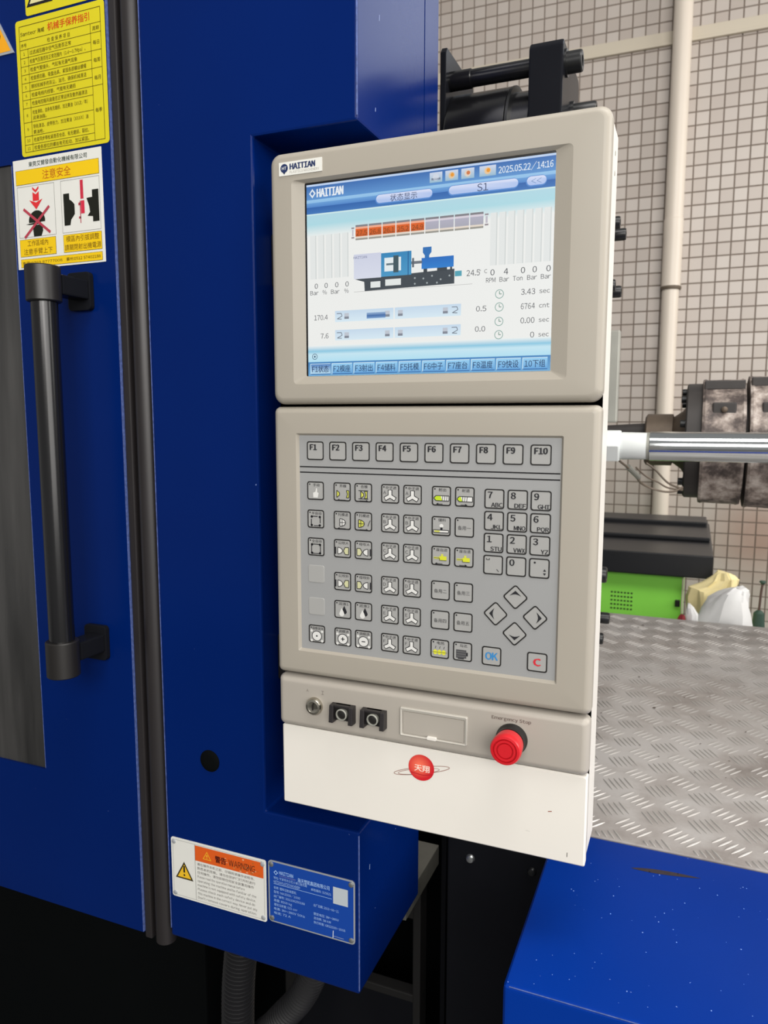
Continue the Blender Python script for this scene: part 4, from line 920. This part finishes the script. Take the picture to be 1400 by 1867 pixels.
# ================================================================== HOSES, RAIL, DARK PANEL
def hose(name, label, path, r, pitch=0.0062):
    pts = [Vector(p) for p in path]; dense = []
    for i in range(len(pts)-1):
        p0, p1, p2, p3 = pts[max(i-1, 0)], pts[i], pts[i+1], pts[min(i+2, len(pts)-1)]
        for k in range(40):
            t = k/40; dense.append(0.5*((2*p1)+(-p0+p2)*t+(2*p0-5*p1+4*p2-p3)*t*t+(-p0+3*p1-3*p2+p3)*t**3))
    dense.append(pts[-1])
    out, rad, s = [], [], 0.0; acc = [0.0]
    for a, b in zip(dense[:-1], dense[1:]): acc.append(acc[-1]+(b-a).length)
    n = int(acc[-1]/pitch)*4; j = 0
    for i in range(n+1):
        s = acc[-1]*i/n
        while j < len(acc)-2 and acc[j+1] < s: j += 1
        t = (s-acc[j])/max(acc[j+1]-acc[j], 1e-9); out.append(dense[j].lerp(dense[j+1], t)); rad.append(r if i % 4 in (1, 2) else r*0.80)
    m = MB(); m.tube(out, r, 20, radii=rad)
    return tag(m.build(name, 'hose_black', org=path[-1], smooth=True, angle=60), label, 'hose', 'corrugated hoses under the cabinet')
hose('corrugated_hose', 'thick black corrugated hose hanging straight down under the blue cabinet', [(-0.532, 0.115, 0.749), (-0.535, 0.115, 0.70), (-0.543, 0.115, 0.62), (-0.546, 0.115, 0.50), (-0.54, 0.10, 0.30), (-0.52, 0.07, 0.016)], 0.0225)
hose('corrugated_hose', 'black corrugated hose slanting down to the left below the name plate', [(-0.415, 0.120, 0.749), (-0.422, 0.122, 0.70), (-0.452, 0.130, 0.63), (-0.502, 0.145, 0.56), (-0.560, 0.185, 0.47), (-0.60, 0.21, 0.30), (-0.62, 0.22, 0.016)], 0.0195)
m = MB(); m.box(-0.46, -0.335, 0.215, 0.36, 0.714, 0.7455); tag(m.build('steel_rail', 'rail_steel', org=(-0.4, 0.28, 0.714), bevel=0.0015), 'bare grey steel rail end sticking out behind the lower cabinet', 'steel rail')
root = thing('front_panel', 'black sheet metal panel with two bolts below the console corner', 'panel', (-0.21, 0.25, 0))
m = MB(); m.box(-0.284, -0.1415, 0.240, 0.262, 0.0, 0.866); m.build('sheet', 'black_steel', root, bevel=0.002)
for x, z, mt in ((-0.252, 0.812, 'bolt_zinc'), (-0.169, 0.8135, 'bolt_black')):
    m = MB(); m.lathe((x, 0.2405, z), (0, -1, 0), [(0, 0.0062), (0.0025, 0.0060), (0.0045, 0.0045), (0.0052, 0.0022)], 20); m.build('bolt', mt, root, smooth=True)

# ================================================================== BLUE COVER AND TREAD PLATE
TZ = 0.880
root = thing('machine_cover', 'bright blue metal machine cover with a dark scrape mark, below the tread plate', 'machine cover', (0.4, 0.1, 0.0))
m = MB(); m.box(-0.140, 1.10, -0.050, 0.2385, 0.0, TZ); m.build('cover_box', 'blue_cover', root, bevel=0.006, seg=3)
m = MB(); n = 16; up, dn = [], []
for i in range(n+1):
    t = i/n; w = 0.0052*math.sin(math.pi*t)**0.8*(1.1-0.5*t)+0.0002; cx = -0.044+0.075*t; cy = 0.1865+0.009*t
    up.append((cx, cy+w, TZ+0.0002)); dn.append((cx, cy-w*0.8, TZ+0.0002))
for i in range(n): m.face([dn[i], dn[i+1], up[i+1], up[i]])
m.build('scrape_mark', 'scrape', root)
m = MB()
for k in range(70):
    x = random.uniform(-0.12, 0.12); y_ = random.uniform(-0.045, 0.20); r = random.uniform(0.00025, 0.0007)
    m.face([(x+r*math.cos(a), y_+r*1.4*math.sin(a), TZ+0.0002) for a in [k2*math.pi/3 for k2 in range(6)]], C(120, 150, 214))
o = m.build('paint_specks', 'print', root); o['kind'] = 'stuff'
m = MB(); m.box(-0.1340, 1.094, -0.0492, -0.0482, TZ-0.0015, TZ-0.0011); m.build('pale_crease', 'worn_highlight', root)  # paler line along the front fold of the cover

tp = thing('tread_plate', 'aluminium five-bar tread plate platform beside the console, scuffed and dusty', 'tread plate', (0.4, 0.8, 0.866))
m = MB(); m.box(-0.240, 1.10, 0.2400, 1.3880, 0.866, TZ); m.build('sheet', 'tread_alu', tp, bevel=0.0015)
m = MB(); m.box(-0.238, 1.08, 0.264, 1.37, 0.0, 0.8655); tag(m.build('platform_plinth', 'dark_frame', org=(0.37, 0.8, 0)), 'black steel plinth under the tread plate, mostly hidden', 'plinth')
def bar_mesh(L, wdt, ang):
    v, f = [], []; n = 6
    c, s = math.cos(ang), math.sin(ang)
    for i in range(n+1):
        t = i/n*2-1; w = wdt*math.sqrt(max(0, 1-t*t*0.93)); hgt = 0.0013*math.sqrt(max(0, 1-t*t*0.95))
        for dx, hz_ in ((-w, 0), (-w*0.4, hgt), (w*0.4, hgt), (w, 0)):
            a, b = t*L/2, dx; v.append((a*c-b*s, a*s+b*c, hz_))
    for i in range(n):
        for j in range(3): f.append((i*4+j, i*4+j+1, (i+1)*4+j+1, (i+1)*4+j))
    me = bpy.data.meshes.new('tread_bar'); me.from_pydata(v, [], [q[::-1] for q in f]); me.materials.append(MATS['tread_bar']); me.shade_smooth(); return me, v, [q[::-1] for q in f]
aA, aB = math.atan2(0.0197, 0.0155), math.atan2(-0.0290, 0.0160)
BA, BB = bar_mesh(0.0270, 0.0017, aA), bar_mesh(0.0330, 0.0017, aB)
bars = []
trimmed = []
for i in range(-4, 19):
    for j in range(-1, 16):
        for kind, (gx, gy), ang, sp in (('A', (-0.0485+0.0575*i, 0.2790+0.0760*j), aA, 0.0090), ('B', (-0.0195+0.0575*i, 0.3180+0.0760*j), aB, 0.0078)):
            px_, py_ = -math.sin(ang), math.cos(ang)
            for k in range(-2, 3):
                x, y_ = gx+px_*sp*k, gy+py_*sp*k
                half = (0.0135 if kind == 'A' else 0.0165)*abs(math.sin(ang))
                if -0.225 < x < 1.08 and 0.2420+half < y_ < 1.372: bars.append((x, y_, kind))
                elif -0.13 < x < 0.16 and y_+half > 0.2490 and y_ < 1.3: trimmed.append((x, y_, kind, half, ang))
def bar_rank(b):
    x, y_, _ = b; seen = -0.084-(y_-0.24)*0.094 < x < 0.100+(y_-0.24)*0.083
    return (0 if seen else 1, y_)
for x, y_, kind, half, ang in trimmed:                     # bars cut by the near edge of the sheet
    top = y_+half; L = (top-0.2420)/abs(math.sin(ang)); cy = (top+0.2420)/2; cx = x+(cy-y_)*math.cos(ang)/math.sin(ang)
    link('tread_bar', bar_mesh(L, 0.0017, ang)[0], tp, (cx, cy, TZ))
bars.sort(key=bar_rank); rest = MB()
for n, (x, y_, kind) in enumerate(bars):
    K = BA if kind == 'A' else BB
    if n < 260: link('tread_bar', K[0], tp, (x, y_, TZ))
    else: rest.add([(a+x, b+y_, c+TZ) for a, b, c in K[1]], K[2])
o = rest.build('tread_bar_field', 'tread_bar', tp); o['kind'] = 'stuff'
m = MB()
for k in range(60):
    y_ = random.uniform(0.45, 1.3); x = random.uniform(-0.15, 0.2); r = random.uniform(0.0010, 0.0035)
    if k > 14: r *= 0.45
    m.face([(x+r*math.cos(a)*random.uniform(0.7, 1.5), y_+r*math.sin(a)*random.uniform(0.7, 1.5), TZ+0.0016) for a in [k2*math.pi/4 for k2 in range(8)]], C(88, 78, 72))
o = m.build('dirt_flecks', 'print', tp); o['kind'] = 'stuff'

# ================================================================== TIE BRACKET ABOVE THE CONSOLE
def socket_bolt(p, axis, r, l, parent, mt='bolt_black'):
    m = MB(); m.lathe(p, axis, [(0, r*1.25), (l*0.10, r*1.25), (l*0.10, r), (l*0.92, r), (l, r*0.90), (l, r*0.5), (l*0.6, r*0.5)], 24, cap=False); return m.build('socket_bolt', mt, parent, smooth=True)
root = thing('tie_bracket', 'black steel bracket with tie rod, cylinder and socket bolts rising behind the console', 'machine bracket', (-0.26, 0.42, 0.0))
def yz_plate(x0, x1, y0, y1, z0, z1, ch):
    m = MB(); P = [(y0, z0), (y1, z0), (y1, z1-ch), (y1-ch*0.6, z1), (y0+0.006, z1), (y0, z1-0.008)]
    m.loops([[(x0, a, b) for a, b in P], [(x1, a, b) for a, b in P]], True, True); return m
yz_plate(-0.3425, -0.3345, 0.395, 0.500, 0.0, 1.0, 0.03).build('end_plate_leg', 'black_steel', root, bevel=0.0012)
yz_plate(-0.3425, -0.3345, 0.350, 0.500, 1.0, 1.9, 0.03).build('end_plate', 'black_steel', root, bevel=0.0012)
yz_plate(-0.222, -0.178, 0.350, 0.490, TZ+0.0015, 1.884, 0.01).build('thick_plate', 'black_steel', root, bevel=0.0025)
m = MB(); m.lathe((-0.3345, 0.372, 1.862), (1, 0, 0), [(0, 0.0125), (0.030, 0.0125), (0.031, 0.0112), (0.1125, 0.0112)], 24); m.build('tie_rod', 'black_gloss', root, smooth=True)
m = MB(); m.lathe((-0.3345, 0.425, 1.770), (1, 0, 0), [(0, 0.086), (0.003, 0.088), (0.082, 0.088), (0.084, 0.086), (0.086, 0.080), (0.1125, 0.080)], 48); m.build('cylinder', 'black_gloss', root, smooth=True)
m = MB(); m.lathe((-0.2505, 0.425, 1.770), (1, 0, 0), [(0, 0.0885), (0.0035, 0.0885)], 48); m.build('cylinder_ring', 'bolt_black', root, smooth=True)
socket_bolt((-0.178, 0.376, 1.8620), (1, 0, 0), 0.0135, 0.021, root); socket_bolt((-0.178, 0.435, 1.820), (1, 0, 0), 0.0128, 0.033, root)

# ================================================================== INJECTION UNIT
root = thing('injection_carriage', 'black carriage block hidden behind the console, its bolt heads showing at the right', 'machine part', (-0.2, 0.6, TZ))
m = MB(); m.box(-0.235, -0.160, 0.53, 0.80, TZ+0.0015, 1.74); m.build('carriage_block', 'black_steel', root, bevel=0.004)
for y_, z, l in ((0.62, 1.714, 0.034), (0.66, 1.704, 0.040), (0.62, 1.616, 0.030), (0.66, 1.612, 0.036), (0.60, 1.142, 0.036), (0.62, 1.063, 0.041), (0.60, 1.032, 0.034)):
    socket_bolt((-0.160, y_, z), (1, 0, 0), 0.0135 if z == 1.142 else 0.0098, l, root)
m = MB(); m.box(-0.160, -0.132, 0.755, 0.775, 1.395, 1.560); m.build('cover_plate', 'grey_steel', root, bevel=0.003)
m = MB(); m.box(0.6205, 0.68, 0.62, 1.26, TZ+0.0015, 1.55); tag(m.build('barrel_support', 'black_steel', org=(0.65, 0.94, TZ), bevel=0.004), 'black upright plate carrying the far right end of rod and barrel', 'machine part')
root = thing('guide_rod', 'polished chrome guide rod with white hex fitting right of the console', 'guide rod', (0.2, 0.75, 1.352))
RYc, RZc = 0.752, 1.3525
m = MB(); m.lathe((-0.074, RYc, RZc), (1, 0, 0), [(0, 0.0235), (0.0015, 0.0262), (0.694, 0.0262)], 44); m.build('rod', 'chrome', root, smooth=True)
m = MB(); m.lathe((-0.078, RYc, RZc), (1, 0, 0), [(0, 0.0245), (0.006, 0.0245)], 40); m.build('rod_seal', 'grey_steel', root, smooth=True)
m = MB(); m.lathe((-0.124, RYc, RZc), (1, 0, 0), [(0, 0.0238), (0.004, 0.0248), (0.046, 0.0240)], 40); m.build('white_collar', 'white_fitting', root, smooth=True)
m = MB(); m.lathe((-0.1595, RYc, RZc), (1, 0, 0), [(0, 0.0320), (0.034, 0.0320), (0.036, 0.0300)], 6); m.build('hex_nut', 'white_fitting', root, bevel=0.001)
root = thing('heater_barrel', 'grimy injection barrel with rusty heater bands behind the chrome rod', 'injection barrel', (0.3, 1.08, 1.35))
BY, BZ = 1.08, 1.352
m = MB(); m.lathe((0.0, BY, BZ), (1, 0, 0), [(0, 0.100), (0.62, 0.100)], 40); m.build('barrel_core', 'heater_dark', root, smooth=True)
for x0, x1, r in ((0.012, 0.094, 0.131), (0.099, 0.185, 0.1365), (0.190, 0.276, 0.1365), (0.281, 0.367, 0.1365), (0.372, 0.458, 0.1365)):
    m = MB(); L = []
    n = 56
    for d, rr_ in ((x0, r-0.006), (x0+0.001, r), (x0+0.006, r+0.0015), (x0+0.010, r), (x1-0.010, r), (x1-0.006, r+0.0015), (x1-0.001, r), (x1, r-0.006)):
        L.append([(d, BY+(rr_+0.0014*math.sin(7*t+d*90))*math.cos(t), BZ+(rr_+0.0014*math.sin(5*t+d*60))*math.sin(t)) for t in [2*math.pi*i/n for i in range(n)]])
    m.loops(L, True, True); hb = m.build('heater_band', 'heater_band', root, smooth=True)
    xm = (x0+x1)/2
    m = MB(); m.box(x0+0.003, x1-0.003, BY-0.072, BY-0.052, BZ+r-0.022, BZ+r-0.004); m.build('clamp_strip', 'heater_dark', hb, bevel=0.002)
    m = MB(); m.box(xm-0.022, xm+0.022, BY-r*0.83-0.008, BY-r*0.83+0.02, BZ+0.055, BZ+0.082); m.build('terminal_box', 'heater_dark', hb, bevel=0.003)
    m = MB(); m.lathe((xm, BY-r*0.83-0.007, BZ+0.068), (0, -1, 0), [(0, 0.006), (0.006, 0.006), (0.008, 0.003)], 12); m.build('terminal_stud', 'nozzle_steel', hb, smooth=True)
m = MB(); m.lathe((-0.018, BY, BZ+0.002), (1, 0, 0), [(0, 0.118), (0.003, 0.122), (0.030, 0.122)], 44); m.build('flange', 'heater_dark', root, smooth=True)
for k in range(10):
    a = math.radians(36*k+14); socket_bolt((-0.018, BY+0.106*math.cos(a), BZ+0.106*math.sin(a)), (-1, 0, 0), 0.0075, 0.010, root)
m = MB(); m.lathe((-0.100, BY, BZ+0.004), (1, 0, 0), [(0, 0.050), (0.004, 0.056), (0.056, 0.056), (0.058, 0.050), (0.075, 0.062), (0.084, 0.075)], 36); m.build('nozzle', 'nozzle_steel', root, smooth=True)
m = MB(); m.lathe((-0.200, BY, BZ+0.020), (1, 0, 0), [(0, 0.014), (0.10, 0.020)], 24); m.build('nozzle_tip', 'heater_dark', root, smooth=True)
m = MB()
def catmull(pts, n=10):
    P = [Vector(p) for p in pts]; out = []
    for i in range(len(P)-1):
        p0, p1, p2, p3 = P[max(i-1, 0)], P[i], P[i+1], P[min(i+2, len(P)-1)]
        for k in range(n):
            t = k/n; out.append(0.5*((2*p1)+(-p0+p2)*t+(2*p0-5*p1+4*p2-p3)*t*t+(-p0+3*p1-3*p2+p3)*t**3))
    return out+[P[-1]]
root = thing('sensor_wire', 'thin looped sensor wires hanging below the white fitting', 'wire', (-0.08, 0.9, 1.3))
m.tube(catmull([(-0.128, 0.80, 1.322), (-0.110, 0.86, 1.300), (-0.092, 0.92, 1.270), (-0.060, 0.94, 1.256), (-0.035, 0.955, 1.254), (-0.017, 0.972, 1.262)]), 0.0022, 8); m.build('wire_strand', 'wire_brown', root, smooth=True)
m = MB(); m.tube(catmull([(-0.088, 0.94, 1.312), (-0.070, 0.945, 1.298), (-0.045, 0.95, 1.272), (-0.017, 0.972, 1.258)]), 0.0020, 8); m.build('wire_strand', 'wire_brown', root, smooth=True)
m = MB(); m.tube(catmull([(-0.105, 0.90, 1.305), (-0.086, 0.92, 1.286), (-0.064, 0.935, 1.274), (-0.045, 0.95, 1.262), (-0.017, 0.972, 1.256)]), 0.0018, 8); m.build('wire_strand', 'wire_brown', root, smooth=True)
m = MB(); m.tube([(-0.116, 0.845, 1.309), (-0.099, 0.895, 1.286)], 0.0055, 10); m.build('connector', 'grey_steel', root, smooth=True)

# ================================================================== BEHIND THE PLATFORM
root = thing('green_cabinet', 'green metal cabinet with black ridged lid standing behind the tread plate', 'cabinet', (-0.25, 2.0, 0))
m = MB(); m.box(-0.60, -0.009, 1.76, 2.42, 0.0, 0.938); m.build('body', 'green_paint', root, bevel=0.004)
m = MB()
m.box(-0.66, 0.0705, 1.712, 2.47, 0.928, 0.998)
lid = m.build('lid', 'lid_black', root, bevel=0.004)
for y0, y1, z1 in ((1.985, 2.46, 1.013), (2.270, 2.45, 1.028)):
    m = MB(); m.box(-0.66, 0.066-(y0-1.9)*0.02, y0, y1, 0.998, z1); m.build('lid_step', 'lid_black', lid, bevel=0.005)
for r_ in range(5):
    for k in range(7):
        m = MB() if k == 0 else m
        m.box(-0.222+k*0.0100, -0.216+k*0.0100, 1.7592, 1.7602, 0.853+r_*-0.0130, 0.858+r_*-0.0130)
    m.build('vent_row', 'vent_dark', root)
m = MB(); m.box(-0.030, -0.016, 1.748, 1.760, 0.828, 0.848); m.build('latch', 'black_plastic', root, bevel=0.001)
m = MB(); m.box(-0.0125, -0.0085, 1.7575, 1.7605, 0.0, 0.926); m.build('corner_trim', 'pvc_white', root)

def blob(name, label, cat, pts, seed, mt, k=0.006, org=None, sub=2):
    """crumpled closed shape: stacked rings (z, cx, cy, rx, ry) with noise"""
    rnd = random.Random(seed); m = MB(); n = 28; L = []
    ph = [rnd.uniform(0, 6.28) for _ in range(6)]
    for i, (z, cx, cy, rx, ry) in enumerate(pts):
        L.append([(cx+(rx+k*(math.sin(3*t+ph[0]+i*0.7)+0.8*math.sin(7*t+ph[1]+i*1.3)))*math.copysign(abs(math.cos(t))**0.75, math.cos(t)),
                   cy+(ry+k*(math.sin(4*t+ph[2]+i)+0.7*math.sin(9*t+ph[3]-i)))*math.copysign(abs(math.sin(t))**0.75, math.sin(t)),
                   z+k*0.9*math.sin(2*t+ph[4]+i)*(0 if i == 0 else 1)) for t in [2*math.pi*j/n for j in range(n)]])
    m.loops(L, True, True)
    return tag(m.build(name, mt, org=org or (pts[0][1], pts[0][2], pts[0][0]), smooth=True, angle=26), label, cat)
blob('plastic_sack', 'crumpled white plastic sack behind the far edge of the tread plate', 'sack',
     [(0.0, 0.100, 1.50, 0.066, 0.075), (0.10, 0.100, 1.50, 0.070, 0.08), (0.45, 0.104, 1.515, 0.068, 0.08), (0.80, 0.104, 1.515, 0.066, 0.078), (0.855, 0.100, 1.50, 0.068, 0.078), (0.890, 0.104, 1.50, 0.058, 0.07), (0.920, 0.108, 1.50, 0.048, 0.055), (0.938, 0.117, 1.50, 0.036, 0.04), (0.950, 0.127, 1.50, 0.022, 0.022), (0.954, 0.132, 1.50, 0.008, 0.01)], 3, 'sack_white', 0.0045)
blob('plastic_flap', 'small white crumpled plastic corner left of the sack', 'plastic bag',
     [(0.0, 0.018, 1.418, 0.013, 0.010), (0.70, 0.018, 1.418, 0.014, 0.011), (0.86, 0.018, 1.418, 0.015, 0.011), (0.890, 0.017, 1.418, 0.015, 0.010), (0.908, 0.012, 1.418, 0.008, 0.008), (0.918, 0.008, 1.418, 0.002, 0.003)], 5, 'sack_white', 0.0012)
blob('yellow_cloth', 'pale yellow crumpled cloth heaped behind the white sack', 'cloth',
     [(0.0, 0.068, 1.648, 0.054, 0.036), (0.60, 0.068, 1.648, 0.056, 0.038), (0.83, 0.068, 1.648, 0.058, 0.038), (0.885, 0.070, 1.648, 0.066, 0.038), (0.912, 0.068, 1.648, 0.060, 0.036), (0.926, 0.088, 1.648, 0.046, 0.03), (0.945, 0.100, 1.648, 0.034, 0.026), (0.962, 0.098, 1.648, 0.020, 0.016)], 11, 'cloth_yellow', 0.0055)
blob('red_rag', 'small red rag beside the green cabinet', 'rag',
     [(0.0, -0.010, 1.405, 0.009, 0.009), (0.70, -0.010, 1.405, 0.010, 0.010), (0.876, -0.009, 1.405, 0.010, 0.010), (0.888, -0.007, 1.405, 0.006, 0.006)], 21, 'rag_red', 0.0012)
root = thing('hand_brush', 'dark green brush with a thin upright brown handle at the right edge', 'brush', (0.195, 1.66, 0))
m = MB(); m.lathe((0.1950, 1.66, 0.0), (0, 0, 1), [(0, 0.016), (0.80, 0.018), (0.852, 0.014), (0.860, 0.006)], 18); m.build('brush_body', 'brush_green', root, smooth=True)
m = MB(); m.tube([(0.1945, 1.66, 0.855), (0.1975, 1.66, 0.915), (0.2000, 1.66, 0.938)], 0.0034, 10); m.build('handle', 'stick_brown', root, smooth=True)
m = MB(); m.lathe((0.2000, 1.66, 0.936), (0, 0, 1), [(0, 0.004), (0.006, 0.009), (0.010, 0.008)], 14); m.build('handle_knob', 'brush_green', root, smooth=True)

root = thing('wall_pipe', 'white vertical drain pipe with socket joint on the tiled wall', 'pipe', (-0.135, 3.13, 0))
PX, PY = -0.1345, WY-0.058
m = MB(); m.lathe((PX, PY, 2.02), (0, 0, 1), [(0, 0.0405), (2.6, 0.0405)], 36); m.build('upper_pipe', 'pvc_white', root, smooth=True)
m = MB(); m.lathe((PX, PY, 0.0), (0, 0, 1), [(0, 0.0368), (2.03, 0.0368)], 36); m.build('lower_pipe', 'pvc_white', root, smooth=True)
m = MB(); m.lathe((PX, PY, 2.012), (0, 0, 1), [(0, 0.0425), (0.22, 0.0425), (0.223, 0.0432), (0.30, 0.0432), (0.303, 0.041)], 36); m.build('socket', 'pvc_white', root, smooth=True)
m = MB(); m.lathe((PX, PY, 1.998), (0, 0, 1), [(0, 0.044), (0.004, 0.0465), (0.012, 0.0465), (0.015, 0.044)], 36); m.build('socket_rim', 'pvc_dark', root, smooth=True)
for z in (1.2, 2.72):
    m = MB(); m.box(PX-0.02, PX+0.02, PY+0.036, WY-0.004, z, z+0.03); m.build('pipe_clip', 'pvc_white', root)
root = thing('wall_conduit', 'cream cable trunking running level along the tiled wall behind the pipe', 'cable trunking', (-0.3, 3.18, 3.09))
m = MB(); m.box(-2.4, 0.46, WY-0.016, WY-0.004, 3.104, 3.150); m.build('channel', 'conduit', root, bevel=0.002)
m = MB(); m.box(-2.4, 0.46, WY-0.024, WY-0.004, 3.090, 3.104); m.build('lower_lip', 'conduit', root, bevel=0.002)
